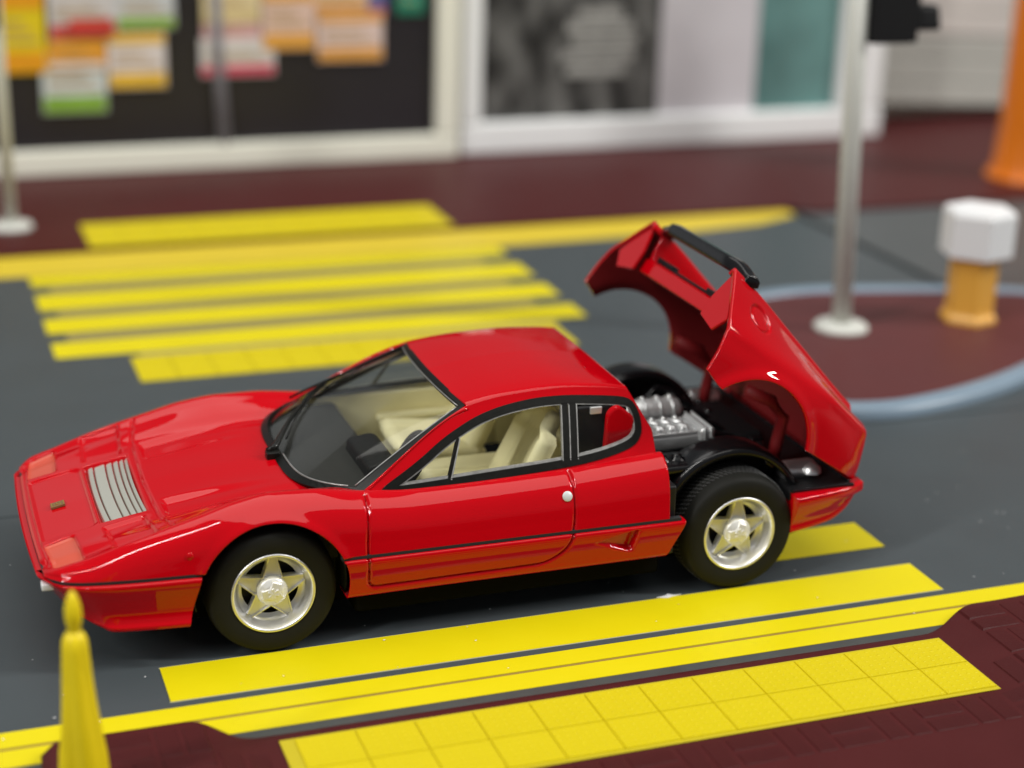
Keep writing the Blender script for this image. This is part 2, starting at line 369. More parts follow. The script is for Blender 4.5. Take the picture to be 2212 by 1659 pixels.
x, y, z, ay = cols(V); V, G = clip(V, G, np.maximum(-1.625+.44*np.minimum(ay/1.06, 1.2)**4.5-x, ay-np.where(x < -1.22, 1.05, 1.155)))
def on_door(V): return np.where(np.abs(V[:, 1]) > 1.10, -sd_poly(V[:, 0], V[:, 2], DOOR), -1.)
VU, GU = V, G
# --- lower shell
def zbot(x): return ZBOT(x)
ZBOT = pch([-3.64, -3.3, -2.5, -1.35, 1.3, 2.4, 2.8, 3.0, 3.1, 3.16], [.38, .35, .335, .395, .41, .45, .48, .56, .65, .70])
def lower_section(x, n=110):
    w = float(WG(x))+.004; zb = float(zbot(x)); h = .745-zb; e = .035 if (x < -2.4 or x > 2.4) else 0
    tp = .745+(.055 if x > 2.4 else 0); h = tp-zb
    if x < -2.4: P_ = [(w-.10, .740), (w-.02, .743), (w+.016, .738), (w+.024, .722), (w+.018, .68), (w-.016, .745-h*.42), (w-.040, .745-h*.68), (w-.028, .745-h*.84), (w-.010, zb+.035), (w-.02, zb+.006), (w-.07, zb), (w-.3, zb-.004)]
    else: P_ = [(w-.10, tp-.004), (w-.02, tp-.002), (w+.012, tp-.008), (w+.018, tp-.03), (w+.012, tp-.08), (w-.006-e*.3, tp-h*.45), (w-.035-e, tp-h*.78), (w-.045-e*.6, zb+.035), (w-.07, zb+.006), (w-.12, zb), (w-.3, zb-.004)]
    return catmull(P_, n)
def lower(x0, x1, kind):
    xs = np.arange(x0, x1+.001, .0105 if kind != 'front' else .009)
    S = np.stack([lower_section(x) for x in xs]); out = []
    for sgn in (-1, 1):
        X = np.repeat(xs[:, None], S.shape[1], 1); Q = np.stack([X, sgn*S[..., 0], S[..., 1]], -1)
        if sgn < 0: Q = Q[:, ::-1]
        if kind == 'front':
            sh = (1-smooth(-3.62, -3.05, Q[..., 0]))
            Q[..., 0] += (.745-Q[..., 2])*.70*sh+.03*(Q[..., 1]/1.1)**2*sh
        if kind == 'side':
            pass
        nn = vnormals(Q)
        if (nn[..., 1]*sgn).mean() < 0: nn = -nn
        x, z = Q[..., 0].copy(), Q[..., 2].copy(); d = np.zeros_like(x)
        if kind == 'side':
            d += groove(seg_dist(x, z, DOOR, True), .010, .026)
            t = recess(x, z, rnd(VENT, .03), 1, .02)*np.clip((x-.58)/.4, 0, 1); d += .07*t
        Q = Q-nn*d[..., None]; out.append(Q)
    return out
def pair(Qs, cut):
    out = None
    for Q in Qs:
        V_ = Q.reshape(-1, 3); G_ = (faces_of(Q)[0], [])
        for c_ in cut: V_, G_ = clip(V_, G_, c_(V_))
        out = (V_, G_) if out is None else join(out, (V_, G_))
    return out
c_arch = lambda V: np.hypot(V[:, 0]-FA[0], V[:, 2]-FA[1])-FA[2]
c_tail = lambda V: 1.27+.135*(V[:, 2]-.42)/.34-V[:, 0]
VL, GL = pair(lower(-1.46, 1.42, 'side'), [c_arch, c_tail])
def half(A, sgn): return clip(A[0], A[1], A[0][:, 1]*sgn)
doors = []
for sgn in (-1, 1):
    u_ = half(clip(VU, GU, on_door(VU)), sgn); l_ = half(clip(VL, GL, on_door(VL)), sgn); A = join(u_, l_)
    doors.append(extract('door', A[0], A[1], None, CAR, .02, PM))
    A = half(clip(VL, GL, -on_door(VL)), sgn); extract('side_skirt', A[0], A[1], None, CAR, .02, PM)
def on_lens(V): return -sd_poly(V[:, 0], np.abs(V[:, 1]), LENS)
for sgn in (-1, 1):
    A = half(clip(VU, GU, on_lens(VU)), sgn); extract('corner_lens', A[0], A[1], None, CAR, .012, [M['lens'], M['inner']])
VU, GU = clip(VU, GU, -on_lens(VU))
A = clip(VU, GU, -on_door(VU)); B = clip(A[0], A[1], .2-A[0][:, 0]); extract('body_shell', B[0], B[1], None, CAR, .018, PM)
for sgn in (-1, 1):
    B = half(clip(A[0], A[1], A[0][:, 0]-.2), sgn); extract('rear_quarter_panel', B[0], B[1], None, CAR, .03, PM)
# front bumper (both sides and the front face between them)
fq = lower(-3.665, -2.48, 'front')
Vf, (Ff, Nf) = pair(fq, [lambda V: -2.50-.085*(.72-V[:, 2])/.36-V[:, 0]])
a = fq[0][0]; b = fq[1][0][::-1]; nb = len(a); ns = 24; base = len(Vf); Fx = []
rows = []
for s in range(ns+1):
    t = s/ns; r = a*(1-t)+b*t; r[:, 0] -= .03*(1-(2*t-1)**2)*np.linspace(1, 1, nb); rows.append(r)
Vf = np.vstack([Vf]+rows)
led = []
for r in rows:
    t_ = r[-5].copy(); led += [t_, t_+np.array([.015, 0, .004]), t_+np.array([.12, 0, .004])]
lb = len(Vf); Vf = np.vstack([Vf, np.array(led)])
for s in range(ns):
    for i in range(nb-1): Fx.append((base+s*nb+i, base+s*nb+i+1, base+(s+1)*nb+i+1, base+(s+1)*nb+i))
for s in range(ns):
    for j in range(2): Fx.append((lb+3*s+j, lb+3*s+j+1, lb+3*s+4+j, lb+3*s+3+j))
Ff = np.vstack([Ff, np.array(Fx)])
bump = extract('front_bumper', Vf, (Ff, Nf), None, CAR, 0, PM); fixn(bump)
# rear bumper corner pieces joined across the tail
rq = lower(2.43, 3.15, 'rear')
Vr, (Fr, Nr) = pair(rq, [])
a = rq[0][-1]; b = rq[1][-1][::-1]; base = len(Vr); rows = []; Fx = []
for s in range(ns+1):
    t = s/ns; r = a*(1-t)+b*t; r[:, 0] += .02*(1-(2*t-1)**2); rows.append(r)
Vr = np.vstack([Vr]+rows)
for s in range(ns):
    for i in range(nb-1): Fx.append((base+s*nb+i, base+s*nb+i+1, base+(s+1)*nb+i+1, base+(s+1)*nb+i))
# close the faces towards the wheels
base = len(Vr); 
for q in rq:
    r = q[0]; rin = r.copy(); rin[:, 1] *= .82; n0 = len(Vr); Vr = np.vstack([Vr, r, rin])
    for i in range(nb-1): Fx.append((n0+i, n0+i+1, n0+nb+i+1, n0+nb+i))
Fr = np.vstack([Fr, np.array(Fx)])
rb = extract('rear_bumper', Vr, (Fr, Nr), None, CAR, 0, PM); fixn(rb)
# --- engine cover (modelled shut, then tipped up 34 degrees about the tail)
xs = np.arange(1.27, 3.165, .0105)
P = build_grid(xs, [upper_section(x) for x in xs])
sdf_front = lambda x, z, y: np.where(np.abs(y) > .9, ((.885-z)-.36*(x-1.265))/1.063, -9.)
sn = vnormals(P)
if sn[P.shape[0]//2, P.shape[1]//2, 2] < 0: sn = -sn
X, Y, Z = P[..., 0].copy(), P[..., 1].copy(), P[..., 2].copy()
dep = np.where(np.abs(Y) > 1.0, -.030*np.exp(-((np.hypot(X-RA[0], Z-RA[1])-RA[2])/.06)**2), 0)
rc = np.hypot((X-1.62)/1.0, (np.abs(Y)-1.0)/.75)
dep += np.where(Z > 1.25, groove(np.abs(rc-.115), .010, .020)+.006*(rc < .115), 0)
P = P-sn*dep[..., None]
V = P.reshape(-1, 3); G = (faces_of(P)[0], [])
x, y, z, ay = cols(V); V, G = clip(V, G, np.where(ay > .9, np.hypot(x-RA[0], z-RA[1])-RA[2], 1.))
x, y, z, ay = cols(V); V, G = clip(V, G, -sdf_front(x, z, y))
x, y, z, ay = cols(V); V, G = clip(V, G, np.maximum(ay-.745, x-1.40))
TH = math.radians(34); UX, UZ, VX, VZ = 2.9, 1.25, 3.12, 1.36
def tip(v):
    dx, dz = v[..., 0]-UX, v[..., 2]-UZ; o_ = np.array(v, float)
    o_[..., 0] = VX+dx*math.cos(TH)+dz*math.sin(TH); o_[..., 2] = VZ-dx*math.sin(TH)+dz*math.cos(TH); return o_
cover = extract('engine_cover', tip(V), G, None, CAR, .04, PM)
def tipobj(o):
    n = len(o.data.vertices); co = np.empty(n*3); o.data.vertices.foreach_get('co', co); o.data.vertices.foreach_set('co', tip(co.reshape(-1, 3)).ravel()); o.data.update(); return o
# flange hanging from the deck's front edge, vents, black grille strip and the black aerofoil between the tips
tipobj(box('front_flange', (1.375, -.76, 1.24), (1.415, .76, 1.372), M['paint'], cover, .012))
tipobj(box('grille_strip', (1.43, -.66, 1.385), (1.54, .66, 1.41), M['black'], cover, .008))
for s in (-1, 1): tipobj(box('vent_pad', (1.42, -.5*s-.16, 1.405), (1.50, -.5*s+.16, 1.44), M['black'], cover, .01))
af = []
for y in np.linspace(-.84, .84, 41):
    e = 1-abs(y/.84)**6; k = .02+.09*float(smooth(.50, .84, abs(y))); q = .05-.05*float(smooth(.62, .84, abs(y))); af.append([(1.27+k, y, 1.61+q), (1.285+k, y, 1.700+q), (1.36+k, y, 1.725+q), (1.50+k*.2, y, 1.70+q), (1.52+k*.2, y, 1.645+q), (1.30+k, y, 1.590+q)])
n = 6; Fa = [(i*n+k, i*n+(k+1) % n, (i+1)*n+(k+1) % n, (i+1)*n+k) for i in range(40) for k in range(n)]+[tuple(range(n)), tuple(40*n+k for k in range(n))]
bevel(tipobj(fixn(mesh_obj('aerofoil', np.array(af).reshape(-1, 3), Fa, M['gloss'], cover))), .012)
for s in (-1, 1):      # front faces of the two sails
    yz = [(.80, 1.665), (.70, 1.40), (.70, 1.22), (.98, 1.16), (1.10, 1.30), (.90, 1.60)]
    V = [(x_, s*a_, b_) for x_ in (1.285, 1.315) for a_, b_ in yz]; n_ = len(yz)
    tipobj(bevel(fixn(mesh_obj('sail_front', V, [tuple(range(n_)), tuple(range(n_, 2*n_))]+[(i, (i+1) % n_, n_+(i+1) % n_, n_+i) for i in range(n_)], M['paint'], cover, smooth=False)), .008))
# hinge arms under the cover
for s in (-1, 1):
    pts = [(2.25, .70*s, 1.52), (2.50, .70*s, 1.40), (2.62, .70*s, 1.24), (2.58, .70*s, 1.02), (2.56, .70*s, .86)]
    tube('hinge_arm', pts, .055, M['inner'], CAR, seg=10)
# ---------------------------------------------------------------- glasshouse
OUTW = [(-1.116, 1.132), (-.745, 1.325), (-.508, 1.474), (-.242, 1.590), (-.009, 1.648), (.279, 1.682), (.559, 1.682), (.904, 1.652), (1.05, 1.632), (1.112, 1.60), (1.148, 1.50), (1.135, 1.375), (1.05, 1.298), (.814, 1.243), (.493, 1.206), (-.375, 1.168), (-.906, 1.136)]
def dens(poly, n):
    Pp = np.array(poly+[poly[0]]); s = np.concatenate([[0], np.cumsum(np.hypot(*np.diff(Pp, axis=0).T))]); u = np.linspace(0, s[-1], n, endpoint=False)
    return [(float(np.interp(t, s, Pp[:, 0])), float(np.interp(t, s, Pp[:, 1]))) for t in u]
def chaikin(poly, k=2):
    for _ in range(k):
        out = []
        for i in range(len(poly)):
            a = np.array(poly[i]); b = np.array(poly[(i+1) % len(poly)]); out += [tuple(a*.78+b*.22), tuple(a*.22+b*.78)]
        poly = out
    return poly
OUTS = dens(chaikin(OUTW, 2), 220)
def inset(poly, d):
    n = len(poly); out = []
    A = sum(poly[i][0]*poly[(i+1) % n][1]-poly[(i+1) % n][0]*poly[i][1] for i in range(n))
    for i in range(n):
        a = np.array(poly[i-2]); b = np.array(poly[(i+2) % n]); t = (b-a)/np.linalg.norm(b-a); nn = np.array([-t[1], t[0]])*(1 if A > 0 else -1)
        dd = d(i/n) if callable(d) else d; out.append(tuple(np.array(poly[i])+nn*dd))
    return out
xs = np.arange(-1.24, 1.241, .0105); secs = []
n1, n2 = 70, 60
rows = []
for x in xs:
    zr = float(ZR(x)); z = np.linspace(1.085, max(zr, 1.09), n1); y = gy(x, z)
    sidep = np.stack([y, z], 1)
    zt = float(ZT(x)) if x > -.4 else zr; ye, ze = y[-1], z[-1]
    t = np.linspace(0, 1, n2+1)[1:]
    # rounded gutter then gently crowned roof
    slope = np.array([y[-1]-y[-2], z[-1]-z[-2]]); slope /= np.linalg.norm(slope)
    ctrl = np.array([[ye, ze], [ye, ze]+slope*.045, [ye-.11, ze+(zt-ze)*.42+.02], [ye*.55, ze+(zt-ze)*.88], [0, zt]])
    cc = catmull(ctrl, n2+1)[1:]
    rows.append(np.vstack([sidep, cc]))
R = np.stack(rows)[:, ::-1]                       # centre -> outer
P = build_grid(xs, list(R))
# taper the roof's front edge to a gentle curve and its rear edge
nh = n2
V = P.reshape(-1, 3); G = (faces_of(P)[0], []); nc = P.shape[1]
ci = np.tile(np.arange(nc), P.shape[0]); isroof = (ci > n1-1) & (ci < nc-n1)
x, y, z, ay = cols(V)
s1 = np.where(isroof, 1., np.where(ay > .6, sd_poly(x, z, OUTS), 1.)); s3 = 1.105+(1.66-z)*.50-x; s2 = np.where(isroof, x+.37-.075*np.minimum((y/.8)**2, 1.4), .0008)
V, G = clip(V, G, s2); s1 = np.concatenate([s1, np.ones(len(V)-len(s1))]); V, G = clip(V, G, s1); V, G = clip(V, G, 1.105+(1.66-V[:, 2])*.50-V[:, 0])
roof = extract('roof', V, G, None, CAR, .025, [M['paint'], M['cream']])
# window frames and panes
def to_side(poly, s, off=0.): return [(x, s*(float(gy(x, z))+off), z) for x, z in poly]
def ring(name, outer, inner, s, o0, o1, m, parent):
    n = len(outer); V = to_side(outer, s, o1)+to_side(inner, s, o1)+to_side(inner, s, o0)+to_side(outer, s, o0)
    F = [(k*n+i, k*n+(i+1) % n, ((k+1) % 4)*n+(i+1) % n, ((k+1) % 4)*n+i) for k in range(4) for i in range(n)]
    return fixn(mesh_obj(name, V, F, m, parent, smooth=False))
def fillpoly(name, pts, m, parent, thick=.008):
    bm = bmesh.new(); vs = [bm.verts.new(p) for p in pts]; bm.faces.new(vs); bmesh.ops.triangulate(bm, faces=bm.faces)
    me = bpy.data.meshes.new(name); bm.to_mesh(me); bm.free(); me.materials.append(m); o = bpy.data.objects.new(name, me); link(o, parent); solid(o, thick, 0); return o
IN1 = inset(OUTS, lambda t: .045)
IN2 = inset(IN1, .013)
def strip_side(name, a, b, w0, w1, s, o0, o1, m, parent, k=8):
    """flat bar on the side surface from a to b"""
    V = []; a = np.array(a); b = np.array(b); t = (b-a)/np.linalg.norm(b-a); nn = np.array([-t[1], t[0]])
    for i in range(k+1):
        u = i/k; c_ = a*(1-u)+b*u; w = w0*(1-u)+w1*u
        for sg, of in ((-1, o0), (1, o0), (1, o1), (-1, o1)):
            q = c_+nn*w*sg*.5; V.append((q[0], s*(float(gy(q[0], q[1]))+of), q[1]))
    F = [(i*4+j, i*4+(j+1) % 4, (i+1)*4+(j+1) % 4, (i+1)*4+j) for i in range(k) for j in range(4)]+[(0, 1, 2, 3), (k*4, k*4+1, k*4+2, k*4+3)]
    return fixn(mesh_obj(name, V, F, m, parent, smooth=False))
OUTX = inset(OUTS, -.008)
for s in (-1, 1):
    fr = ring('side_window_frame', OUTX, IN1, s, -.04, .010, M['trim'], CAR)
    ring('bright_edge', IN1, IN2, s, -.025, .000, M['silverline'], fr)
    pane = fillpoly('side_window', to_side(dens(IN1, 70), s, -.028), M['glass'], CAR)
    strip_side('door_pillar', (.462, 1.215), (.530, 1.665), .05, .05, s, -.03, .006, M['trim'], fr)
    strip_side('door_pillar', (.528, 1.22), (.598, 1.66), .05, .05, s, -.03, .008, M['trim'], fr)
    for xx in (.432, .497, .562): strip_side('bright_strip', (xx+.003, 1.245), (xx+.065, 1.625), .008, .008, s, -.02, .010, M['silverline'], fr)
    strip_side('vent_window_bar', (-.515, 1.19), (-.395, 1.47), .030, .022, s, -.02, .006, M['trim'], fr)
    strip_side('bright_strip', (-.500, 1.195), (-.383, 1.465), .012, .008, s, -.015, .010, M['silverline'], fr)
# windscreen pane, its black surround
def ws_curve(edge_off=0., n=40):
    pts = []
    lo, hi = -1+edge_off/1.0, 1-edge_off/1.0; v0 = edge_off*.95; v1 = 1-edge_off*.72
    for u in np.linspace(lo, hi, n): pts.append((u, v0))
    for v in np.linspace(v0, v1, n//2)[1:]: pts.append((hi, v))
    for u in np.linspace(hi, lo, n)[1:]: pts.append((u, v1))
    for v in np.linspace(v1, v0, n//2)[1:-1]: pts.append((lo, v))
    return pts
def ws_n(u, v):
    e = 1e-3; a = ws_point(u+e, v)-ws_point(u-e, v); b = ws_point(u, v+e)-ws_point(u, v-e); n_ = np.cross(a, b); return n_/np.linalg.norm(n_)*(1 if n_[2] > 0 else -1)
def wsp(u, v, off): return ws_point(u, v)+ws_n(u, v)*off
nu, nv = 60, 30
Vw = [wsp(u, v, -.012) for v in np.linspace(.01, .99, nv) for u in np.linspace(-.985, .985, nu)]
Fw = [(j*nu+i, j*nu+i+1, (j+1)*nu+i+1, (j+1)*nu+i) for j in range(nv-1) for i in range(nu-1)]
wscr = mesh_obj('windscreen', Vw, Fw, M['glass'], CAR); solid(wscr, .008, 0)
o_, i_, ii_ = ws_curve(-.016), ws_curve(.036), ws_curve(.05)
def wring(name, A, B, o0, o1, m, parent):
    n = len(A); V = [wsp(u, v, o1) for u, v in A]+[wsp(u, v, o1) for u, v in B]+[wsp(u, v, o0) for u, v in B]+[wsp(u, v, o0) for u, v in A]
    F = [(k*n+i, k*n+(i+1) % n, ((k+1) % 4)*n+(i+1) % n, ((k+1) % 4)*n+i) for k in range(4) for i in range(n)]
    return bevel(fixn(mesh_obj(name, V, F, m, parent, smooth=False)), .006)
wf = wring('windscreen_surround', o_, i_, -.045, .014, M['trim'], CAR)
lowe = [(u, .034+.008) for u in np.linspace(-.93, -.1, 30)]
tube('bright_edge', [wsp(u, v, .008) for u, v in lowe]+[wsp(-.93, v, .008) for v in np.linspace(.08, .93, 20)][0:0], .008, M['silverline'], wf, seg=6)
tube('bright_edge', [wsp(-.958, v, .008) for v in np.linspace(.05, .955, 20)], .006, M['silverline'], wf, seg=6)
tube('bright_edge', [wsp(u, .968, .008) for u in np.linspace(-.95, .93, 20)], .005, M['silverline'], wf, seg=6)
# A pillars: red bar between windscreen surround and side window
for s in (-1, 1):
    V = []; nk = 40; nw = 9
    for k in range(nk):
        t = k/(nk-1); x = -1.235+t*(.965); z = float(ZR(x)); A_ = np.array([x, s*float(gy(x, z)), z]); B_ = ws_point(s*1.012, t)-np.array([0, 0, .0])
        for j in range(nw):
            w = j/(nw-1); c_ = A_*(1-w)+B_*w; c_[2] += .016*math.sin(math.pi*w); c_[1] += s*.010*math.sin(math.pi*w); c_[0] -= .006*math.sin(math.pi*w); V.append(c_)
    solid(fixn(mesh_obj('windscreen_pillar', V, [(k*nw+j, k*nw+j+1, (k+1)*nw+j+1, (k+1)*nw+j) for k in range(nk-1) for j in range(nw-1)], M['paint'], CAR)), .012, 0)
# wiper
wp = thing('wiper', None, None); wp.parent = CAR
wpts = [(-.03, -.02, .07), (.0, .03, .06), (.30, .17, .035), (.60, .33, .03), (.75, .41, .03)]
tube('wiper_arm', [wsp(u, v, o) for u, v, o in wpts], .014, M['trim'], wp, seg=8, radii=[.035, .03, .018, .014, .010])
tube('wiper_blade', [wsp(u, v, .012) for u, v in [(.10, .105), (.35, .22), (.60, .345), (.78, .43)]], .010, M['trim'], wp, seg=6)
b0 = wsp(-.05, 0, .03); box('wiper_base', b0-np.array([.07, .05, .05]), b0+np.array([.04, .05, .03]), M['trim'], wp, .012)
tube('wiper_arm', [wsp(u, v, o) for u, v, o in [(.92, .06, .04), (.90, .2, .03), (.8, .5, .02), (.76, .62, .015)]], .011, M['trim'], wp, seg=8)
# ---------------------------------------------------------------- nose details
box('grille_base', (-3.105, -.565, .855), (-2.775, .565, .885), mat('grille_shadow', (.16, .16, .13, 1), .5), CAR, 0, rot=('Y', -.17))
for i, (a, b) in enumerate([(-3.100, -3.058), (-3.050, -2.962), (-2.954, -2.905), (-2.897, -2.855), (-2.847, -2.812), (-2.804, -2.776)]):
    V = []
    for y in np.linspace(-.565, .565, 15):
        z0 = float(np.interp(abs(y), [0, .35, .6], [float(ZC((a+b)/2)), float(ZC((a+b)/2)), float(ZC((a+b)/2))]))
        bow = .02*(y/.56)**2
        za = float(ZC(a))-.012; zb = float(ZC(b))-.012
        V += [(a+bow, y, za-.05), (a+bow+.004, y, za-.004), (b+bow-.004, y, zb+.004), (b+bow, y, zb-.05)]
    Fg = [(i_*4+j, i_*4+j+1, (i_+1)*4+j+1, (i_+1)*4+j) for i_ in range(14) for j in range(3)]+[(0, 1, 2, 3), (56, 57, 58, 59)]
    bevel(fixn(mesh_obj('grille_slat', V, Fg, M['grille'], CAR, smooth=False)), .005)
def hoodz(x): return float(ZC(x))
em = box('emblem', (-3.435, -.052, hoodz(-3.38)-.014), (-3.325, .035, hoodz(-3.38)+.002), mat("badge_black", (.20, .11, .045, 1), .3), CAR, 0, rot=('Y', -.22))
for k, (x0, x1, y0, y1) in enumerate([(-3.43, -3.42, -.048, .030), (-3.34, -3.33, -.048, .030), (-3.41, -3.40, -.03, .0), (-3.395, -3.37, -.022, -.010), (-3.39, -3.38, -.01, .02), (-3.37, -3.355, .0, .018), (-3.365, -3.352, -.035, -.02)]):
    zz = hoodz((x0+x1)/2)-.003
    box('badge_mark', (x0, y0, zz), (x1, y1, zz+.008), M['gold'], em, 0)
sm_ = upper_section(-2.57); ym = float(np.interp(-.905, -sm_[90:, 1], sm_[90:, 0]))
lathe('side_marker', [(0, -ym-.008), (.022, -ym-.007), (.028, -ym-.002), (.030, -ym+.03)], M['paint'], CAR, 'Y', 24, (-2.57, 0, .905))
sec_ = upper_section(.39); yo = float(np.interp(-1.045, -sec_[60:, 1], sec_[60:, 0]))
sl_ = float(np.interp(-1.02, -sec_[60:, 1], sec_[60:, 0])-np.interp(-1.07, -sec_[60:, 1], sec_[60:, 0]))/(.05)
hd = lathe('door_handle', [(0, -.010), (.036, -.010), (.041, -.005), (.041, .03)], M['lockm'], doors[0], 'Y', 32); hd.location = (.385, -yo, 1.045); hd.rotation_euler = (-math.atan(sl_), 0, 0)
box('corner_lamp', (-3.615, -1.10, .645), (-3.52, -1.00, .70), M['white'], CAR, .012)
box('corner_lamp', (-3.615, 1.00, .645), (-3.52, 1.10, .70), M['white'], CAR, .012)
# black line between the upper body and the sill, running round the nose
def waist(pts, nrm):
    V = []
    for (x, y), (nx, ny) in zip(pts, nrm):
        for o_, z_ in ((-.05, .744), (.000, .744), (.000, .768), (-.05, .768)): V.append((x+nx*o_, y+ny*o_, z_))
    n = len(pts); F_ = [(i*4+j, i*4+(j+1) % 4, (i+1)*4+(j+1) % 4, (i+1)*4+j) for i in range(n-1) for j in range(4)]+[(0, 1, 2, 3), (n*4-4, n*4-3, n*4-2, n*4-1)]
    fixn(mesh_obj('waist_line', V, F_, M['under'], CAR, smooth=False))
for s in (-1, 1):
    xs_ = np.arange(-1.44, 1.375, .04); waist([(x, s*float(WG(x))) for x in xs_], [(0, s)]*len(xs_))
pts = [(x+.03*(float(WG(x))/1.1)**2*(1-float(smooth(-3.62, -2.9, x))), -float(WG(x))) for x in np.arange(-2.49, -3.60, -.03)]
front = [(-3.618+.03*(y/1.1)**2, y) for y in np.linspace(-1.06, 1.06, 25)]
allp = pts+front+[(x, -y) for x, y in pts[::-1]]; nr = []
for i in range(len(allp)):
    a = np.array(allp[max(i-1, 0)]); b = np.array(allp[min(i+1, len(allp)-1)]); t = (b-a)/np.linalg.norm(b-a); nr.append((-abs(t[1]), t[0]*(1 if t[0] < 0 else 1)) if False else (-t[1], t[0]))
waist(allp, nr)
# ---------------------------------------------------------------- wheels
TY = [(.318, -.005), (.335, -.012), (.40, -.018), (.450, -.014), (.474, -.004), (.489, .016), (.498, .045), (.507, .085)]
def tyre_profile():
    p = [(.31, .05)]+TY
    for k in range(5):
        y = .085+.045*k; p += [(.507, y+.012), (.507, y+.030), (.497, y+.034), (.497, y+.041), (.507, y+.045)]
    p += [(.50, .345), (.47, .36), (.33, .37)]
    return p
def make_wheel(x, y, s, ang, tread):
    w = thing('wheel', None, None, (x, y, .507)); w.parent = CAR
    prof = [(r, h*s) for r, h in tyre_profile()]
    lathe('tyre', prof, M['rubber'], w, 'Y', 96)
    if tread:     # moulded rain sipes: thin raised slivers around the tread, joined
        V = []; F = []
        for k in range(78):
            for j in range(5):
                a = 2*math.pi*(k+.5*(j % 2))/78; y0 = .088+.047*j; n0 = len(V); L = .026
                for dy, da in ((0, 0), (.006, -.012), (.036, .030), (.030, .042)):
                    for r in (.500, .5125): V.append((r*math.cos(a+da), (y0+dy)*s, r*math.sin(a+da)))
                F += [(n0+1, n0+3, n0+5, n0+7), (n0, n0+1, n0+3, n0+2), (n0+2, n0+3, n0+5, n0+4), (n0+4, n0+5, n0+7, n0+6), (n0+6, n0+7, n0+1, n0)]
        t = fixn(mesh_obj('tread_pattern', V, F, M['tread'], w, smooth=False)); t['kind'] = 'stuff'
    rim = lathe('rim', [(r, h*s) for r, h in [(.30, .10), (.322, .02), (.324, -.010), (.318, -.018), (.306, -.018), (.298, -.008), (.288, .03), (.272, .075), (.262, .10), (.235, .112), (.22, .118)]], M['chrome'], w, 'Y', 96)
    lathe('brake_disc', [(0, .17*s), (.30, .17*s)], M['black'], w, 'Y', 40)
    # five-pointed star
    V = []; F = []
    for k in range(5):
        a = ang+2*math.pi*k/5; c, d = math.cos(a), math.sin(a); n0 = len(V)
        for (u, v, h) in [(.05, -.088, .065), (.05, .088, .065), (.262, .022, .085), (.262, -.022, .085), (.05, -.088, .125), (.05, .088, .125), (.27, .024, .14), (.27, -.024, .14)]:
            V.append((u*c-v*d, h*s, u*d+v*c))
        F += [(n0, n0+1, n0+2, n0+3), (n0, n0+3, n0+7, n0+4), (n0+1, n0+5, n0+6, n0+2), (n0+3, n0+2, n0+6, n0+7)]
        # bright ribs along both edges of the spoke
    st = bevel(fixn(mesh_obj('spoke_star', V, F, M['star'], w, smooth=False)), .006)
    V = []; F = []
    for k in range(5):
        a = ang+2*math.pi*k/5; c, d = math.cos(a), math.sin(a)
        for sg in (-1, 1):
            n0 = len(V)
            for (u, v, h) in [(.09, sg*.072, .066), (.262, sg*.016, .088), (.262, sg*.030, .088), (.09, sg*.086, .066), (.09, sg*.076, .045), (.262, sg*.020, .066), (.262, sg*.026, .066), (.09, sg*.082, .045)]:
                V.append((u*c-v*d, h*s, u*d+v*c))
            F += [(n0, n0+1, n0+2, n0+3), (n0+4, n0+5, n0+6, n0+7), (n0, n0+1, n0+5, n0+4), (n0+2, n0+3, n0+7, n0+6), (n0, n0+3, n0+7, n0+4), (n0+1, n0+2, n0+6, n0+5)]
    fixn(mesh_obj('spoke_rib', V, F, M['chrome'], w, smooth=False))
    hub = lathe('hub_cap', [(r, h*s) for r, h in [(.115, .075), (.118, .030), (.105, .012), (.085, .006), (.078, -.004), (.05, -.012), (.02, -.016), (0, -.017)]], M['star'], w, 'Y', 40)
    for k in range(3):
        a = ang+math.radians(-18)+2*math.pi*k/3; c, d = math.cos(a), math.sin(a)
        V = [(u*c-v*d, h*s, u*d+v*c) for (u, v, h) in [(-.01, -.045, -.026), (-.01, .045, -.026), (.084, .034, -.010), (.084, -.034, -.010), (-.01, -.055, .0), (-.01, .055, .0), (.10, .042, .02), (.10, -.042, .02)]]
        bevel(fixn(mesh_obj('spinner_ear', V, [(0, 1, 2, 3), (4, 5, 6, 7), (0, 3, 7, 4), (1, 2, 6, 5), (2, 3, 7, 6), (0, 1, 5, 4)], M['star'], w, smooth=False)), .006)
    return w
make_wheel(-1.95, -1.315, 1, math.radians(86), False); make_wheel(1.95, -1.315, 1, math.radians(86), True)
make_wheel(-1.95, 1.315, -1, .3, False); make_wheel(1.95, 1.315, -1, .7, True)
